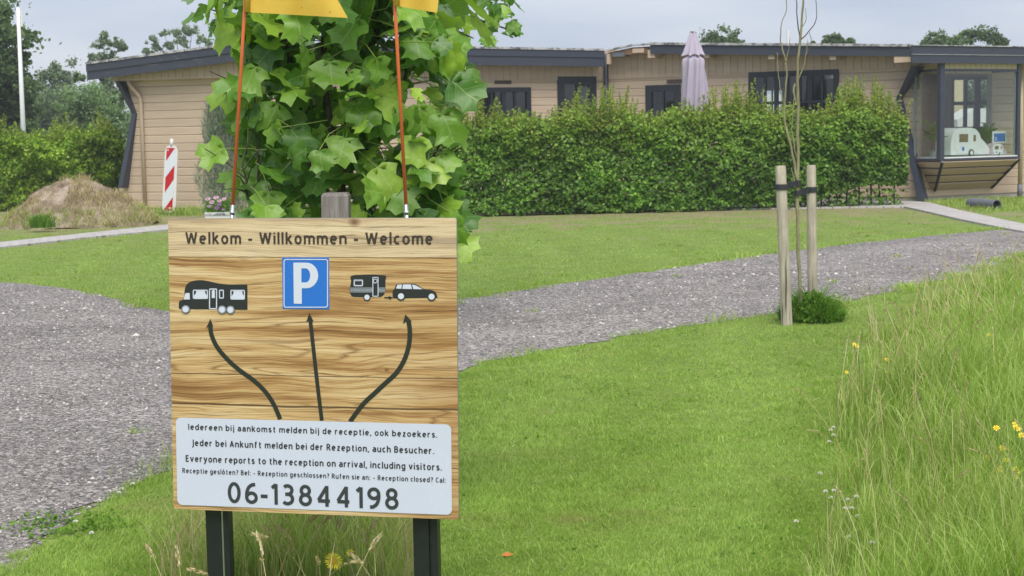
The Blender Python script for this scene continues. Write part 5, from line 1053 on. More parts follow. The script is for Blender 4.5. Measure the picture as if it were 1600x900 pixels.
# planter with flowers
c = G(341, 356); t = Thing('flower_planter', 'white stone planter of pink and purple flowers behind the sign top', 'planter', c); z1 = D(341, 332, c[1])[2]; x0_, x1_ = D(320, 340, c[1])[0], D(363, 340, c[1])[0]
m = Mesh(); cx = (x0_ + x1_) / 2; w2 = (x1_ - x0_) / 2; y0_ = c[1]
m.add([(cx - w2 * .9, y0_, 0), (cx + w2 * .9, y0_, 0), (cx + w2 * .9, y0_ + .4, 0), (cx - w2 * .9, y0_ + .4, 0), (cx - w2, y0_ - .02, z1), (cx + w2, y0_ - .02, z1), (cx + w2, y0_ + .42, z1), (cx - w2, y0_ + .42, z1), (cx - w2 + .03, y0_ + .01, z1), (cx + w2 - .03, y0_ + .01, z1), (cx + w2 - .03, y0_ + .39, z1), (cx - w2 + .03, y0_ + .39, z1), (cx - w2 + .03, y0_ + .01, z1 - .04), (cx + w2 - .03, y0_ + .01, z1 - .04), (cx + w2 - .03, y0_ + .39, z1 - .04), (cx - w2 + .03, y0_ + .39, z1 - .04)],
      [(0, 3, 2, 1)] + [(i, (i + 1) % 4, 4 + (i + 1) % 4, 4 + i) for i in range(4)] + [(4 + i, 4 + (i + 1) % 4, 8 + (i + 1) % 4, 8 + i) for i in range(4)] + [(8 + i, 8 + (i + 1) % 4, 12 + (i + 1) % 4, 12 + i) for i in range(4)] + [(12, 13, 14, 15)])
t.part('box', m.mesh('box', M['pots'] if 'pots' in M else M['white'])); m = Mesh(); m.box(cx - w2 - .006, cx + w2 + .006, y0_ - .032, y0_ - .021, z1 - .05, z1 - .01); t.part('rim', m.mesh('rim', M['felt']))
n = 500; P = np.stack([RG.uniform(cx - w2, cx + w2, n), y0_ + .2 + RG.normal(0, .1, n), z1 + RG.random(n) ** 1.3 * .24], 1); V_, F_ = cards(P, RG.uniform(.04, .07, n)); t.part('foliage', mesh_np('foliage', V_, F_, M['weed']), stuff=True)
M['pink'] = plain('pale_pink_petal', (0.72, 0.42, 0.60), 0.6); M['purple'] = plain('purple_petal', (0.33, 0.07, 0.40), 0.6); M['yellowp'] = plain('yellow_petal', (0.90, 0.72, 0.03), 0.55, var=.15, scale=60); M['orangedisc'] = plain('orange_disc', (0.66, 0.40, 0.02), 0.8)
M['clover'] = plain('white_clover_petal', (0.85, 0.83, 0.78), 0.8, var=.1, scale=200); M['greenstem'] = plain('green_stem', (0.13, 0.24, 0.04), 0.6)
def bloom(m, c, r, n=8, up=np.array([0, -.6, .8]), thick=.35):
    X, T_, N_ = aim(up.astype(float), np.array([.3, .2, 1.0]))
    for i in range(n):
        a = 6.2832 * i / n + random.random() * .2; a2 = a + 2.2 / n; a1 = a - 2.2 / n; f = lambda q, rr_, h=0.: c + (X * math.cos(q) + T_ * math.sin(q)) * rr_ + N_ * h
        m.add([f(a, r * .15), f(a1, r * .7, r * .12), f(a, r, r * .05), f(a2, r * .7, r * .12)], [(0, 1, 2, 3)])
for (x, y, cm, r) in ((325, 311, 'pink', .055), (331, 316, 'pink', .06), (338, 309, 'pink', .06), (343, 314, 'pink', .05), (350, 311, 'pink', .05), (339, 325, 'purple', .055), (343, 319, 'purple', .05), (349, 327, 'purple', .04), (327, 322, 'pink', .045)):
    m = Mesh(); bloom(m, D(x, y, y0_ + .02), r, 9); t.part('flower', m.mesh('flower', M[cm]))
# warning beacon
c = G(264, 336); t = Thing('traffic_beacon', 'white edged marker board with red diagonal stripes against the bungalow wall', 'beacon', c); yd = c[1]
M['redfilm'] = plain('red_reflective', (0.50, 0.016, 0.024), 0.35, var=.08); M['whitefilm'] = plain('white_reflective', (0.66, 0.72, 0.78), 0.35, var=.04); M['whiteplastic'] = plain('white_plastic', (0.72, 0.72, 0.71), 0.45, var=.08)
def bc(px_, py_, dd=0.): q = D(px_, py_, yd - .05); return (q[0], q[1] - dd, q[2])
oc = []
corn = [(254.5, 327), (259, 228), (265, 225.5), (272, 226), (277, 229), (278, 240), (274.5, 327), (271, 332), (258, 332)]
corn = [(258, 237), (261, 228.5), (268, 226), (275, 228.5), (278, 236), (275, 322), (271, 331), (263, 333), (256, 331), (253.5, 324)]
fq = lambda u, v, d: bc(u, v, d)
m = Mesh(); m.prism(corn, fq, -.035, .02); me = m.mesh('body', M['whiteplastic']); bd = t.part('body', me)
q_ = lambda x, y: (x, y)
face = dict(l=lambda y: 260.6 - (y - 231) * 0.052 if False else 260.8 - 4.3 * (y - 231) / 98, r=lambda y: 274.2 - 4.6 * (y - 231) / 98)
m = Mesh(); m.prism([(face['l'](231), 231), (face['r'](231), 231), (face['r'](329), 329), (face['l'](329), 329)], fq, .021, .024); pn = t.part('white_film', m.mesh('white_film', M['whitefilm']))
for (la, lb, ra, rb) in ((231, 252, 231, 231.5), (275, 301, 258.5, 280), (320, 329, 307.5, 329)):
    if rb == 231.5: P = [(face['l'](231), 231), (face['r'](231) - .3, 231), (face['l'](251), 251.5)]
    elif la == 320: P = [(face['r'](307.5), 307.5), (face['r'](329), 329), (face['l'](329), 329), (face['l'](327), 327)]
    else: P = [(face['l'](la), la + 2), (face['r'](ra), ra), (face['r'](rb), rb), (face['l'](lb), lb)]
    m = Mesh(); m.prism(P, fq, .0245, .027); t.part('red_stripe', m.mesh('red_stripe', M['redfilm']))
m = Mesh(); m.tube([bc(268, 229, -.01), bc(268.3, 217, -.01)], [.04, .035], 10); t.part('handle', m.mesh('handle', M['ptube' if False else 'whiteplastic'], True))
for x, y in ((263, 234.5), (265.5, 325)): m = Mesh(); a = np.array(bc(x, y, .027)); m.tube([a, a - [0, .006, 0]], [.018, .018], 8); t.part('bolt', m.mesh('bolt', M['whiteplastic']))
m = Mesh(); m.box(c[0] - .22, c[0] + .22, yd - .15, yd + .2, 0, .06); t.part('foot', m.mesh('foot', M['rubber']))
# closed parasol
pc = D(1087, 180, 33.0); c = np.array([pc[0], 33.0, 0]); t = Thing('closed_parasol', 'folded pale lilac parasol standing behind the hedge', 'parasol', c)
prof = [(175, 20.5, 4.0), (160, 20, 4.5), (140, 19, 5), (120, 18, 4.5), (105, 17.5, 4), (95, 17.5, 3.8), (91, 16, 3.4), (88, 10.5, 2), (82, 8, 1)]
prof2 = [(86, 18, 4.2), (80, 15.5, 3.2), (70, 12, 2), (58, 7, 1.2), (52, 5, .6), (50, 3.5, .2)]
def pleat(prof, n=40, lobes=8, dy=0):
    V = []; Fc = []
    for j, (y, r, amp) in enumerate(prof):
        cc = D(1085.0 - 4.0 * (130 - y) / 70 * .7, y, 33.0); s = 33.0 / FPX
        for i in range(n):
            a = 6.2832 * i / n; k = (r * .86 + amp * math.cos(a * lobes + .02 * y * 2) + 1.2 * math.sin(a * 3 + y * .05)) * s; V.append((cc[0] + k * math.cos(a), cc[1] + k * math.sin(a) * .9, cc[2] + .02 * math.cos(a * lobes)))
    for j in range(len(prof) - 1):
        for i in range(n): Fc.append((j * n + i, j * n + (i + 1) % n, (j + 1) * n + (i + 1) % n, (j + 1) * n + i))
    return V, Fc
M['lilac'] = (lambda n: n.leaf(n.mix(1.0, (0.52, 0.465, 0.58), n.ramp(n.noise(n.map(n.coord(), (1, 1, .3)), 6, 4), [(0.3, 0.86), (0.7, 1.08)]), 'MULTIPLY'), 0.15, None, 0.01))(NT('lilac_canvas'))
profb = [(215, 18, 4.0)] + prof; V_, F_ = pleat(profb); t.part('canopy', mesh_py('canopy', V_, F_, M['lilac'], True)); V_, F_ = pleat(prof2); t.part('top_flounce', mesh_py('top_flounce', V_, F_, M['lilac'], True))
m = Mesh(); tp = D(1080.5, 51, 33.); m.tube([(c[0], 33., 0), (tp[0], 33., tp[2] + .02)], [.028, .028], 8); t.part('pole', m.mesh('pole', M['greyframe'], True)); m = Mesh(); m.tube([(tp[0], 33., tp[2] - .01), (tp[0], 33., tp[2] + .03)], [.05, .03], 10); t.part('cap', m.mesh('cap', M['rotwood'], True)); m = Mesh(); m.tube([(c[0], 33., 0.034), (c[0], 33., .10)], [.3, .28], 20); t.part('base', m.mesh('base', M['ptube']))
# grey drain pipe under the bay
A = G(1516, 325); B = G(1549, 327); z_ = .10; m = Mesh(); A[2] = B[2] = z_; d = unit(B - A); n_ = 18
R1, R2_ = .10, .085; V = []; Fc = []
B2 = B - np.array([0, .35, 0])
ax = unit(B2 - A); s1 = unit(np.cross(ax, [0, 0, 1.])); s2 = np.cross(s1, ax)
for (q, r) in ((A, R1), (B2, R1), (B2, R2_), (A, R2_)):
    for i in range(n_): a = 6.2832 * i / n_; V.append(q + s1 * r * math.cos(a) + s2 * r * math.sin(a))
for j in range(4):
    for i in range(n_): Fc.append((j * n_ + i, j * n_ + (i + 1) % n_, ((j + 1) % 4) * n_ + (i + 1) % n_, ((j + 1) % 4) * n_ + i))
single('drain_pipe', mesh_py('drain_pipe', V, Fc, M['ptube'], False), 'short grey plastic pipe lying open on the grass under the bay window', 'pipe', A)
# flagpole
q = G(37, 262); A = D(37.5, 262, 52); A[2] = 0; A = np.array([D(36.5, 215, 52)[0], 52, 0]); Bp = D(28, 12, 52); m = Mesh(); t = Thing('flagpole', 'tall slim white flagpole in front of the dark trees', 'flagpole', A); m.tube([A, A + (Bp - A) * .5, Bp], [.10, .075, .055], 10); t.part('pole', m.mesh('pole', M['white'], True)); m = Mesh(); m.tube([Bp + [.10, 0, -.1], Bp + [.10, 0, -.6]], [.03, .03], 6); t.part('halyard_arm', m.mesh('halyard_arm', M['white']))

# ================================================================== MOUND
mc = G(128, 352); nx, ny = 70, 50; V = []; Fc = []; W2, D2, Hm = 1.35, 1.2, .92
for j in range(ny + 1):
    for i in range(nx + 1):
        a, b = -1 + 2 * i / nx, -1 + 2 * j / ny; x, y = mc[0] + a * W2 * 1.05, mc[1] + b * D2; rr_ = math.sqrt((a + (.12 if a < 0 else -.05)) ** 2 + b * b * .95)
        h = Hm * max(0, 1 - rr_ ** 1.35) ** .95 * (1 + .10 * float(wob(x, y, 3, 2))) + .075 * float(wob(x, y, 7, 4)) * max(0, 1 - rr_) ; V.append((x, y, h - .012))
for j in range(ny):
    for i in range(nx): k = j * (nx + 1) + i; Fc.append((k, k + 1, k + nx + 2, k + nx + 1))
VM = np.array(V); me = mesh_py('sand_mound', V, Fc, M['sand'], True); MO = Thing('sand_mound', 'heap of sandy soil overgrown with dry grass beside the hedge', 'mound', mc); MO.part('soil', me)
idx = RG.integers(0, len(VM), 9000); P = VM[idx] + np.stack([RG.normal(0, .03, 9000), RG.normal(0, .03, 9000), np.zeros(9000)], 1); rad = np.abs(P[:, 0] - mc[0]) / W2
keep = ((P[:, 2] > .0) & (wob(P[:, 0] * 2.2, P[:, 1] * 2.2, 1.2, 3) + RG.normal(0, .25, 9000) + .9 * (P[:, 0] - mc[0] > -.1) - .5 * (P[:, 2] > .6) > .25)); P1 = P[keep]; n = len(P1)
MO.part('dry_grass', mesh_np('dry_grass', *blades3(P1, RG.uniform(.05, .20, n), RG.uniform(.006, .012, n), RG.uniform(.3, 1.1, n)), M['straw']), stuff=True)
P2 = P[(P[:, 2] > -.012) & (P[:, 2] < .30) & (RG.random(9000) < .55)]; n = len(P2); MO.part('green_tufts', mesh_np('green_tufts', *blades3(P2, RG.uniform(.05, .2, n), RG.uniform(.007, .012, n), RG.uniform(.3, .9, n)), M['meadow']), stuff=True)
c = G(68, 362); n = 500; P = np.stack([c[0] + RG.normal(0, .10, n), c[1] - .1 + RG.normal(0, .1, n), np.full(n, .08)], 1); MO.part('green_tufts', mesh_np('green_tufts', *blades3(P, RG.uniform(.15, .32, n), RG.uniform(.008, .014, n), RG.uniform(.2, .7, n)), M['weed']), stuff=True)
# ================================================================== LEFT SHRUBS AND MAIZE
def hfl(u, L): return 1.72 + .16 * wob(u, u * 0, 1.1, 4) + .08 * wob(u, u * 0, 4, 2)
q0, q1 = D(-260, 300, 37), D(204, 300, 38.5)
hl = hedge('overgrown_hedge', 'loose bright green overgrown hedge behind the sand mound', (q0[0], 36.0, 0), (q1[0] - .1, 38.5, 0), 1.3, hfl, 42000, .085, M['hedge_l'] if 'hedge_l' in M else leafmat('loose_hedge_leaf', (0.085, 0.17, 0.014), (0.19, 0.32, 0.03), (0.36, 0.47, 0.06), 1.1, 0.35, 0.07, 1.2), 230, .55, gap=.03, stems=False, rough=2.6)
n = 9000; P = np.stack([RG.uniform(-26, -9.8, n), RG.uniform(46, 56, n), np.full(n, 0.2)], 1)
single('maize_field', mesh_np('maize_field', *blades3(P, RG.uniform(1.0, 1.6, n), RG.uniform(.05, .09, n), RG.uniform(.3, .8, n)), M['maize']), 'bright green maize growing behind the loose hedge', 'maize', kind='stuff')
# ================================================================== TREES
def tree(name, label, px_, d, zb_, zt_, rx, clumps, leaf, mat, seed, n=9000, trunk_r=.16, ry=None, group=None, pts=None, sc=0.38):
    r = np.random.default_rng(seed); x = D(px_, 200, d)[0]; t = Thing(name, label, 'tree', (x, d, 0), group); H = zt_ - zb_; cz = (zt_ + zb_) / 2; cs = []
    for i in range(clumps):
        v = unit(r.normal(0, 1, 3)) * r.random() ** .4; tp = 1 - .28 * max(0, v[2]); cs.append((x + v[0] * rx * tp * .85, d + v[1] * (ry or rx) * .85, cz + v[2] * H / 2 * .88, r.uniform(.4, 1.1)))
    if pts:
        for (qx, qy, s) in pts: w_ = D(qx, qy, d + r.normal(0, .4)); cs.append((*w_, s * 10.5 * d / FPX / (rx * sc)))
    cs = np.array(cs); base_r = rx * sc; main = cs; sub = []
    for c_ in cs:
        for q in range(14): v = r.normal(0, .72, 3) * c_[3] * base_r; v[2] *= .8; sub.append((*(c_[:3] + v), c_[3] * r.uniform(.3, .75)))
    cs = np.array(sub); k = r.integers(0, len(cs), n); v = r.normal(0, .55, (n, 3)) * cs[k, 3:4] * base_r; v[:, 2] *= .8
    P = cs[k, :3] + v; P = P[P[:, 2] > .2]; V_, F_ = cards(P, r.uniform(.7, 1.3, len(P)) * leaf, (0, -.3, .6), .9, .7, .15, .3); t.part('crown', mesh_np('crown', V_, F_, mat), stuff=True)
    m = Mesh(); m.tube([(x, d, -.05), (x + .03 * H, d, zb_ + H * .3), (x, d, zt_ - H * .25)], [trunk_r, trunk_r * .7, trunk_r * .25], 9); t.part('trunk', m.mesh('trunk', M['treebark'], True))
    for i in r.permutation(len(main))[:min(14, len(main))]:
        c_ = main[i, :3]; z0_ = max(zb_ * .6, min(c_[2] - .2 * H, zt_ - .3 * H)); m = Mesh(); m.tube([(x, d, z0_), ((x + c_[0]) / 2, (d + c_[1]) / 2, (z0_ + c_[2]) / 2 - .05 * H), tuple(c_)], [trunk_r * .4, trunk_r * .25, max(.006, trunk_r * .05)], 5, False); t.part('limb', m.mesh('limb', M['treebark'], True))
    return t
tree('oak_tree', 'tall dark broadleaf tree at the left edge behind the flagpole', -35, 62, 1.0, 8.6, 2.4, 34, .17, M['tree_dark'], 1, 42000, .3, pts=[(44, 55, .5), (40, 70, .45), (36, 95, .6), (30, 130, .7), (10, 60, .8), (5, 20, .8), (28, 170, .9), (45, 200, .8)])
tree('birch_tree', 'soft grey green rounded tree between flagpole and pale willow', 82, 92, .6, 6.0, 1.7, 26, .17, M['tree_mid'], 2, 26000, .2)
tree('alder_tree', 'dim tree low behind the flagpole between the dark tree and the rounded one', 45, 98, .3, 4.2, 2.0, 18, .2, M['tree_dark'], 12, 9000, .2)
tree('willow_tree', 'pale green willow directly left of the bungalow roof end', 152, 66, .5, 4.0, 1.45, 30, .12, M['tree_pale'], 3, 30000, .14, pts=[(125, 120, .5), (112, 175, .7), (196, 150, .6), (190, 190, .7)])
tree('poplar_tree', 'feathery treetop rising between willow and roof corner', 166, 84, 1.0, 6.1, .75, 16, .13, M['tree_mid'], 4, 9000, .12, pts=[(162, 55, .5), (158, 70, .7), (175, 68, .6), (193, 75, .5), (170, 90, .9), (150, 92, .6), (185, 95, .6)], sc=.42)
tree('ash_tree', 'airy green treetop above the left part of the roof', 290, 105, 1.0, 7.0, 1.6, 12, .15, M['tree_mid'], 5, 9000, .16, pts=[(240, 62, .5), (246, 75, .6), (256, 52, .35), (262, 70, .5), (274, 52, .6), (288, 46, .6), (300, 50, .6), (315, 62, .5), (325, 68, .4), (230, 80, .4), (285, 66, .7)], sc=.3)
for (nm, lb, px_, pl, w_) in (('oak_tree', 'low dome of a tree beyond the roof right of the parasol', 1131, [(1105, 64, .8), (1118, 60, .9), (1130, 57, 1.0), (1142, 62, .8), (1155, 66, .6)], 1.3), ('oak_tree', 'low treetop beyond the roof right of the sapling', 1308, [(1292, 66, .6), (1300, 63, .7), (1312, 62, .7), (1325, 66, .6), (1270, 69, .3)], 1.1),
                            ('oak_tree', 'smaller of two treetops above the bay window roof', 1465, [(1450, 66, .7), (1465, 63, .9), (1480, 66, .8)], 1.3), ('oak_tree', 'larger treetop above the bay window roof near the right edge', 1530, [(1498, 66, .7), (1515, 60, .9), (1530, 54, 1.1), (1545, 57, 1.0), (1560, 63, .8), (1568, 68, .5)], 1.7)):
    zt_ = D(px_, min(p[1] for p in pl) + 8, 88)[2]; tree(nm, lb, px_, 88, 2.0, zt_ - .5, w_, 10, .16, M['tree_mid'] if px_ > 1600 else M['tree_dark'], px_, 8000, .16, group='trees beyond the roof', pts=pl, sc=.42)
hz = NT('haze_air'); hv = hz.n('ShaderNodeVolumePrincipled'); hv.inputs['Color'].default_value = (0.85, 0.90, 1.0, 1); hv.inputs['Density'].default_value = 0.0010; hv.inputs['Anisotropy'].default_value = 0.2; hz.t.links.new(hv.outputs[0], hz.out.inputs['Volume'])
m = Mesh(); m.box(-610, 610, -210, 1210, -1.0, 14.0); structure('haze', m.mesh('haze', hz.m), 'thin pale summer haze in the air over the whole place', 'haze', 'stuff')
n = 60000; P = np.stack([RG.uniform(-60, 90, n), RG.uniform(130, 150, n), np.zeros(n)], 1); P[:, 2] = RG.random(n) * (3.6 + 1.2 * wob(P[:, 0], P[:, 0] * 0, .12, 2)); V_, F_ = cards(P, RG.uniform(.5, .9, n), (0, -.4, .6), .9, .7, .15, .3)
single('treeline', mesh_np('treeline', V_, F_, M['tree_dark']), 'distant dark wood closing the horizon', 'woods', kind='stuff')

# ================================================================== LAWN AND MEADOW
def exclude(gp, extra=0.0):
    x, y = gp[:, 0], gp[:, 1]
    bad = inpoly(x, y, RP) | inpoly(x, y, PV) | inpoly(x, y, PL)
    return bad
MD_px = [(1320, 1000), (1290, 880), (1288, 780), (1298, 680), (1325, 600), (1360, 545), (1410, 503), (1490, 464), (1600, 432), (1760, 395), (2300, 330), (2300, 1000)]
MDp = [tuple(G(*p)[:2]) for p in MD_px]
N = 700000
py_ = 322 + (960 - 322) * RG.random(N) ** .85; px_ = RG.uniform(-150, 1500, N)
py2 = np.asarray(py_); s_ = np.stack([px_, py_], 1); R_ = FW[None] + ((px_ - 800) / FPX)[:, None] * RT - ((py_ - 450) / FPX)[:, None] * UP; gp = EYE + R_ * (-EYE[2] / R_[:, 2])[:, None]
inm = inpoly(gp[:, 0] - .5, gp[:, 1], MDp); bad = exclude(gp)
# ragged edges: let some grass creep over the road border
sh_ = gp.copy(); sh_[:, 0] += .12 * wob(gp[:, 0], gp[:, 1], 4, 1); sh_[:, 1] += .20 * wob(gp[:, 0], gp[:, 1], 3.0, 2) + RG.normal(0, .05, N); bad2 = inpoly(sh_[:, 0], sh_[:, 1], RP) | inpoly(gp[:, 0], gp[:, 1], PV) | inpoly(gp[:, 0], gp[:, 1], PL)
A_ = np.array(nodes); wall_y = np.interp(gp[:, 0], A_[:4, 0], A_[:4, 1]) - .1; ok = ~bad2 & ~inm & (gp[:, 1] < wall_y) & (RG.random(N) < np.clip((gp[:, 1] / 6.0) ** 0.2, 0, 1)); g = gp[ok]; dist = g[:, 1]; n = len(g)
edge = inpoly(g[:, 0], g[:, 1], RP)
hgt = (.013 + .005 * wob(g[:, 0], g[:, 1], 2.2, 3) + .004 * wob(g[:, 0], g[:, 1], 9, 1) + .004 * wob(g[:, 0], g[:, 1], 26, 4)).clip(.009, .06) * RG.uniform(.6, 1.4, n) * (1 + dist / 60)
g2_ = g.copy(); g2_[:, 1] -= .45; g3_ = g.copy(); g3_[:, 1] += .45
near_edge = (inpoly(g3_[:, 0], g3_[:, 1], RP) | inpoly(g2_[:, 0], g2_[:, 1], RP)); hgt = np.where(near_edge, hgt * (1.5 + .8 * wob(g[:, 0], g[:, 1], 3.5, 7).clip(0, 2)), hgt)
mdir = np.array([.26, .965]); acr = g[:, 0] * mdir[1] - g[:, 1] * mdir[0] + .012 * (g[:, 1] - 6) ** 2; sg = np.tanh(1.5 * np.sin(acr * 5.2 + .5 + .5 * wob(g[:, 0], g[:, 1], .8, 2))) * (.6 + .4 * wob(g[:, 0], g[:, 1], .9, 5)); lb = mdir[None] * (sg * .8)[:, None]
g[:, 2] = 0.0; V_, F_ = blades1(g, hgt, .0030 * (dist / 6) ** .8 * RG.uniform(.5, 1.3, n) + .0006, np.full(n, 1.3), lb)
structure('grass', mesh_np('grass', V_, F_, M['grass']), 'short mown lawn grass on both sides of the gravel road', 'grass', 'stuff')
# taller tufts along the road edges
tp_ = []
for poly, dy in ((road_lo, -1), (road_up, 1)):
    for a, b in zip(poly[:-1], poly[1:]):
        L = np.linalg.norm(b - a)
        if a[1] > 34 or abs(a[0]) > 12: continue
        for i in range(int(L * 6)):
            p = a + (b - a) * RG.random(); q = wob(np.array([p[0]]), np.array([p[1]]), 2.2, 6)[0]
            if q + RG.normal(0, .35) < (.05 if dy < 0 else .5): continue
            k = RG.integers(20, 80); tp_.append(np.stack([p[0] + RG.normal(0, .09, k), p[1] + dy * .02 + RG.normal(0, .10, k), np.zeros(k)], 1))
P = np.concatenate(tp_); n = len(P); structure('grass', mesh_np('grass', *blades3(P, RG.uniform(.03, .10, n) * np.where((P[:, 0] > 1.0) & (P[:, 1] < 14.5), 1.5, 1), RG.uniform(.003, .006, n) * (P[:, 1] / 8).clip(.8, 2), RG.uniform(.3, 1.1, n)), M['meadow']), 'longer grass tufts fringing the gravel road', 'grass', 'stuff')
# small darker tufts and dead clippings in the lawn
tp_ = []
for i in range(900):
    yy = 5.8 + 22 * RG.random() ** 1.6; p = np.array([RG.uniform(-.30, .36) * yy, yy, 0])
    if inpoly([p[0]], [p[1]], RP)[0] and RG.random() < .93: continue
    if inpoly([p[0]], [p[1]], MDp)[0] or inpoly([p[0]], [p[1]], PV)[0]: continue
    k = RG.integers(10, 34); tp_.append(np.stack([p[0] + RG.normal(0, .035, k), p[1] + RG.normal(0, .035, k), np.zeros(k)], 1))
P = np.concatenate(tp_); n = len(P); structure('grass', mesh_np('grass', *blades3(P, RG.uniform(.018, .055, n), RG.uniform(.003, .006, n) * (P[:, 1] / 8).clip(.8, 2), RG.uniform(.3, 1.2, n)), M['grass']), 'coarser grass tufts dotted over the mown lawn', 'grass', 'stuff')
n = 16000; yy = 5.8 + 20 * RG.random(n) ** 1.5; P = np.stack([RG.uniform(-.30, .36, n) * yy, yy, np.full(n, .008)], 1); P = P[~inpoly(P[:, 0], P[:, 1], MDp) & (~inpoly(P[:, 0], P[:, 1], RP) | (RG.random(n) < .06)) & (wob(P[:, 0], P[:, 1], 1.6, 2) + RG.normal(0, .6, n) > .1)]; n = len(P)
structure('dry_grass', mesh_np('dry_grass', *blades1(P, RG.uniform(.006, .02, n), np.full(n, .0028) * (P[:, 1] / 7).clip(.8, 2.2), np.full(n, 3.5)), M['straw']), 'dead grass clippings lying in the lawn', 'grass', 'stuff')
# broad leaved lawn weeds and clover mats
n = 14000; P = np.stack([RG.uniform(-3.5, 4.2, n), RG.uniform(5.6, 13, n), RG.uniform(.004, .022, n)], 1); kk = (~inpoly(P[:, 0], P[:, 1], RP)) & (~inpoly(P[:, 0], P[:, 1], MDp)) & (wob(P[:, 0], P[:, 1], 3.2, 8) + .5 * wob(P[:, 0], P[:, 1], 9, 3) > .55); P = P[kk]; V_, F_ = cards(P, RG.uniform(.012, .026, len(P)), (0, -.1, 1), .35, .85, .05, 0)
structure('clover', mesh_np('clover', V_, F_, M['weed']), 'low clover leaves growing through the mown lawn', 'clover', 'stuff')
# meadow
def inmd(x, y): return inpoly(x + .16 * wob(x, y, 2.6, 5) + .10 * wob(x, y, 7, 2), y + .2 * wob(x, y, 2.0, 8), MDp)
def scatter(n, poly, pw=1.0, ymin=5.2, ymax=24):
    o = []; tot = 0
    while tot < n:
        y = ymin + (ymax - ymin) * RG.random(n * 2) ** pw; x = RG.uniform(1.0, 13, n * 2); k = inmd(x, y) & (x < y * .40 + .6); P = np.stack([x, y, 0 * x], 1)[k]; o.append(P); tot += len(P)
    return np.concatenate(o)[:n]
MDi = MDp
P = scatter(92000, MDi, 1.35); n = len(P); sh2 = wob(P[:, 0], P[:, 1], 1.4, 3)
edd = np.zeros(n)
for q_ in (.12, .25, .4, .55, .7): edd += inmd(P[:, 0] - q_, P[:, 1]) / 5.0
keepm = RG.random(n) < .35 + .65 * edd; P = P[keepm]; edd = edd[keepm]; sh2 = sh2[keepm]; n = len(P)
hh = (.14 + .32 * RG.random(n) ** 1.3) * (1 + .22 * sh2) * (.35 + .65 * edd) * np.where(P[:, 1] > 11, .85, 1)
structure('meadow', mesh_np('meadow', *blades3(P, hh, RG.uniform(.0034, .0075, n) * (P[:, 1] / 7).clip(.8, 2.2), RG.uniform(.1, .7, n)), M['meadow']), 'tall unmown meadow grass along the right side', 'meadow', 'stuff')
P = scatter(2400, MDi, 1.2); n = len(P); structure('dry_grass', mesh_np('dry_grass', *blades3(P, RG.uniform(.15, .42, n), RG.uniform(.0016, .003, n) * (P[:, 1] / 7).clip(.8, 2.2), RG.uniform(.1, .8, n)), M['straw']), 'dry straw coloured stalks mixed in the meadow', 'grass', 'stuff')
def seedheads(P, h, lean, hw_, hl_, mat, name, label, stem='straw'):
    """stalk with a feathery drooping head made of small spikelets"""
    V = []; Fc = []; k = 0
    for i in range(len(P)):
        b = RG.uniform(0, 6.28); d = np.array([math.cos(b), math.sin(b), 0]); h_ = h[i]; le = lean[i]; w_ = .0011 * max(1, P[i][1] / 7); pr = []
        for s in (0, .35, .7, 1.0): pr.append(P[i] + d * h_ * le * s ** 2.2 + np.array([0, 0, h_ * (s - .18 * le * s * s)]))
        sd_ = np.array([1.0, 0, 0])
        for a_, b_ in zip(pr[:-1], pr[1:]): V += [a_ - sd_ * w_, a_ + sd_ * w_, b_ + sd_ * w_, b_ - sd_ * w_]; Fc.append((k, k + 1, k + 2, k + 3)); k += 4
        e = pr[-1]; dr = unit(pr[-1] - pr[-2]) + d * .25 - np.array([0, 0, .25 * le]); dr = unit(dr); m_ = 20; hl1 = hl_ * RG.uniform(.7, 1.2)
        for j in range(m_):
            s = j / m_; c_ = e + dr * hl1 * (s - .25) - np.array([0, 0, .25 * hl1 * s * s * le]); sz = hw_ * (1 - .75 * abs(s - .4)) * 1.0; o = RG.normal(0, 1, 3); o -= (o @ dr) * dr; o = unit(o) * sz * .6; q = unit(np.cross(dr, o)) * sz * .35; V += [c_, c_ + o + dr * sz * .6 + q, c_ + o * 1.1 + dr * sz * 2.2, c_ + o + dr * sz * .6 - q]; Fc.append((k, k + 1, k + 2, k + 3)); k += 4
    return mesh_py(name, V, Fc, M[mat])
P = scatter(420, MDi, 1.0); n = len(P); structure('dry_grass', seedheads(P, RG.uniform(.36, .60, n), RG.uniform(.1, .6, n), .0075, .075, 'straw', 'dry_grass', ''), 'pale feathery seed heads above the meadow grass', 'grass', 'stuff')
# rough grass round the sign posts
n = 2500; c0 = G(500, 900); P = np.stack([RG.uniform(-1.25, -.42, n), RG.uniform(5.72, 6.75, n), 0 * np.ones(n)], 1); P = P[RG.random(n) < .9]; n = len(P); hx = .13 + .30 * np.exp(-((P[:, 0] + .78) / .34) ** 2)
structure('rough_grass', mesh_np('rough_grass', *blades3(P, RG.uniform(.35, 1.1, n) * hx, RG.uniform(.003, .0055, n), RG.uniform(.2, .9, n)), M['meadow']), 'long grass growing under and behind the welcome sign', 'grass', 'stuff')
n = 1300; P = np.stack([RG.uniform(-1.35, -.35, n), RG.uniform(5.7, 6.6, n), np.zeros(n)], 1); structure('dry_grass', mesh_np('dry_grass', *blades3(P, RG.uniform(.15, .38, n), RG.uniform(.0016, .0028, n), RG.uniform(.2, .9, n)), M['straw']), 'dry stalks under the welcome sign', 'grass', 'stuff')
P = np.array([G(x, 968 + RG.uniform(-25, 35)) for x in (268, 290, 330, 392, 410, 432, 448, 470, 482, 505, 512, 540, 560, 575, 590, 600, 424, 460, 495, 310)]); n = len(P); hh = np.array([.30, .28, .2, .3, .34, .36, .3, .33, .3, .28, .34, .3, .3, .26, .27, .24, .3, .36, .33, .16])
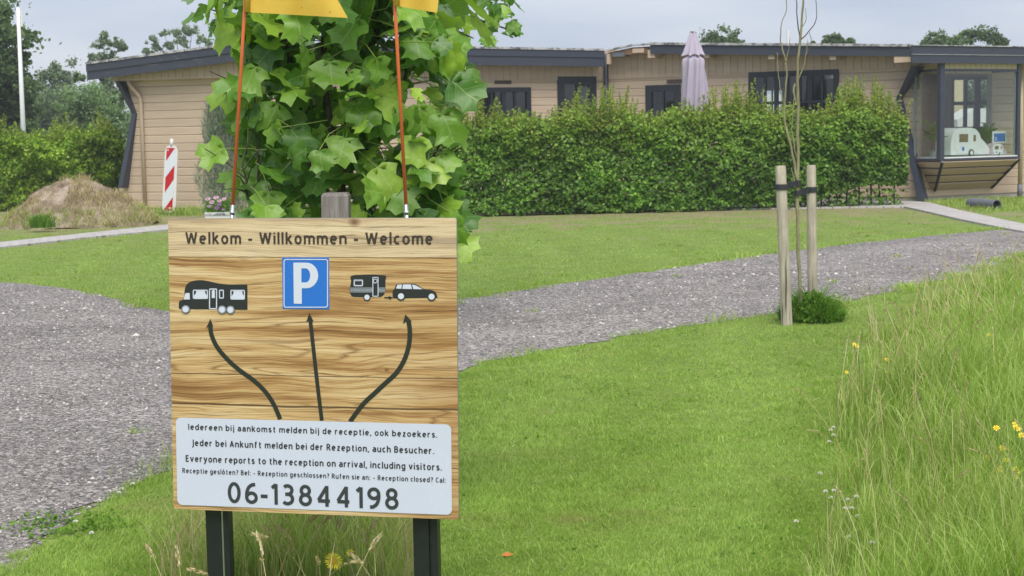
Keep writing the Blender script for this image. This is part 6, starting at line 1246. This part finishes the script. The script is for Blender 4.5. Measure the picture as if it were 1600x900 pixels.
structure('dry_grass', seedheads(P, hh * RG.uniform(.85, 1.05, n), RG.uniform(.15, .7, n), .0135, .085, 'straw', 'dry_grass', ''), 'feathery straw coloured seed heads under the welcome sign', 'grass', 'stuff')
# grass at the wall foot and beside the pavers on the right
n = 9000; x = RG.uniform(8.6, 13.5, n); y = RG.uniform(29.5, 34.6, n); k = ~inpoly(x, y, PV) & (y < 33.9 + (x - 8.6) * .58 - .05) & ~inpoly(x, y, RP); P = np.stack([x, y, 0 * x], 1)[k]; n = len(P); structure('grass', mesh_np('grass', *blades3(P, RG.uniform(.03, .14, n), np.full(n, .012), RG.uniform(.3, .9, n)), M['meadow']), 'uneven grass between paving and bay window', 'grass', 'stuff')
n = 2600; x = RG.uniform(-9.6, -5.4, n); y = 34.2 + RG.normal(0, .35, n); P = np.stack([x, y, 0 * x], 1); structure('grass', mesh_np('grass', *blades3(P, RG.uniform(.06, .28, n), np.full(n, .013), RG.uniform(.3, .9, n)), M['meadow']), 'weedy grass strip at the left wall foot', 'grass', 'stuff')

# ================================================================== FLOWERS
def daisy(label, px_, py_, d, r, group, stemlean=.02, petals=12, cat_='flower', name='yellow_flower'):
    c = D(px_, py_, d); b = np.array([c[0] + stemlean, d + .01, 0]); t = Thing(name, label, cat_, b, group); m = Mesh(); m.tube([b, (b + c) / 2 + [.006, 0, 0], c], [.0022 * max(1, d / 8), .002 * max(1, d / 8), .0018], 4, False); t.part('stem', m.mesh('stem', M['greenstem']))
    up_ = np.array([RG.normal(0, .25), -.75 + RG.normal(0, .2), .7]); m = Mesh(); bloom(m, c, r, petals, up_); t.part('petals', m.mesh('petals', M['yellowp']))
    X, T_, N_ = aim(up_.astype(float), np.array([.3, .2, 1.])); m = Mesh(); m.tube([c - N_ * .002, c + N_ * r * .12, c + N_ * r * .2], [r * .34, r * .3, r * .12], 9); t.part('disc', m.mesh('disc', M['orangedisc']))
    return t
big = daisy('largest yellow daisy like flower, in the long grass below the sign between its posts', 521, 877, 5.52, .036, None, .03, 22)
daisy('half faded smaller yellow flower just above and right of the large one below the sign', 547, 864, 5.6, .017, None, .02, 8)
Y = [(1557, 669, 6.9, 'upper left'), (1586, 663, 6.9, ''), (1589, 669, 7.0, ''), (1596, 680, 6.8, ''), (1566, 700, 7.1, ''), (1573, 719, 6.9, ''), (1562, 733, 6.8, ''), (1588, 735, 6.7, ''), (1585, 745, 6.6, ''), (1588, 749, 6.9, ''), (1539, 753, 6.8, ''), (1510, 779, 6.6, ''), (1540, 717, 7.2, ''), (1550, 748, 7.0, '')]
LB = ['yellow meadow flower at the right picture edge in the loose cluster of small blooms']
ORD = ['topmost', 'second', 'third', 'fourth', 'fifth', 'sixth', 'seventh', 'eighth', 'ninth', 'tenth', 'eleventh', 'twelfth', 'thirteenth', 'fourteenth', 'fifteenth', 'sixteenth', 'seventeenth']
Y.sort(key=lambda q: q[1])
for i, (x, y, d, _) in enumerate(Y): daisy('yellow meadow flower in the cluster at the right picture edge, %s counted from the top' % ORD[i], x, y, d, .015 + .003 * (i % 3), 'yellow flowers in the tall meadow at right', petals=8)
for (x, y, lb) in ((1323, 582, 'lone yellow flower at the meadow edge below and right of the stakes'), (1335, 538, 'left one of the paired yellow flowers in the meadow behind the lone one'), (1339, 541, 'right one of the paired yellow flowers in the meadow behind the lone one'), (1386, 581, 'small yellow flower farther into the meadow, level with the lone edge one'), (1385, 562, 'faint yellow flower standing over the small one farther into the meadow'), (1545, 523, 'upper yellow flower far back in the meadow near the right edge'), (1543, 534, 'lower yellow flower far back in the meadow near the right edge')): daisy(lb, x, y, 10.2, .016, None, petals=7)
def clover_head(px_, py_, d, label, group):
    c = D(px_, py_, d); c[2] = max(c[2], .03); b = np.array([c[0], d, 0]); m = Mesh(); r = .0095
    for k in range(34):
        v = unit(RG.normal(0, 1, 3)); v[2] = abs(v[2]) * .9 - .1; s = unit(np.cross(v, [0.2, 1, .1])) * r * .25; m.add([c + v * r * .3 - s, c + v * r * .3 + s, c + v * r * 1.15 + s * .8, c + v * r * 1.15 - s * .8], [(0, 1, 2, 3)])
    t = Thing('clover_flower', label, 'clover', b, group); t.part('flower_head', m.mesh('flower_head', M['clover'])); m = Mesh(); m.tube([b, c], [.0012, .001], 4, False); t.part('stem', m.mesh('stem', M['greenstem']))
for i, (x, y) in enumerate(sorted(((1290, 768), (1303, 767), (1298, 778), (1325, 781), (1338, 776), (1319, 795), (1331, 794), (1340, 807), (1326, 839), (1363, 848), (1392, 795), (1281, 740), (1244, 815), (1298, 672), (1302, 680), (1296, 690), (1302, 668)), key=lambda q: q[1])):
    g_ = G(x, y + 22); clover_head(x, y, g_[1], 'white clover head at the meadow border, %s counted from the top' % ORD[i], 'white clover heads at the meadow border')
for i, (x, y) in enumerate(sorted(((205, 742), (212, 738), (180, 768), (190, 766), (171, 770), (155, 785), (118, 818), (143, 836), (207, 758), (186, 772)), key=lambda q: q[1])):
    g_ = G(x, y + 8); clover_head(x, y, g_[1], 'white clover head at the ragged grass tip left of the sign, %s from the top' % ORD[i], 'white clover heads left of the sign')
# fallen orange leaf
c = G(792, 872); m = Mesh(); m.add([c + [-.022, 0, .012], c + [0, .012, .022], c + [.028, .003, .014], c + [.004, -.012, .010]], [(0, 1, 2, 3)]); single('fallen_leaf', m.mesh('fallen_leaf', M['orangeleaf'] if 'orangeleaf' in M else plain('orange_dead_leaf', (0.62, 0.18, 0.04), .7)), 'small orange dead leaf lying on the mown lawn near the sign', 'leaf', c)
# coarse bright weeds at the ragged grass point on the left
n = 1000; c = G(112, 826); P = np.stack([c[0] + RG.normal(0, .13, n), c[1] + RG.normal(0, .10, n), RG.uniform(.01, .06, n)], 1); P = P[inpoly(P[:, 0], P[:, 1], RP) | (RG.random(n) < .7)]; P = P[wob(P[:, 0], P[:, 1], 14, 3) > -.2]; P[:, 2] *= .7; V_, F_ = cards(P, RG.uniform(.010, .026, len(P)), (0, -.2, 1), .5, .7, .1, 0)
structure('weeds', mesh_np('weeds', V_, F_, M['weed']), 'coarse leafy weeds spreading over the gravel edge at lower left', 'weeds', 'stuff')
print('tris', sum(sum(len(p.vertices) - 2 for p in m.polygons) if len(m.polygons) < 5000 else len(m.polygons) * 2 for m in bpy.data.meshes))
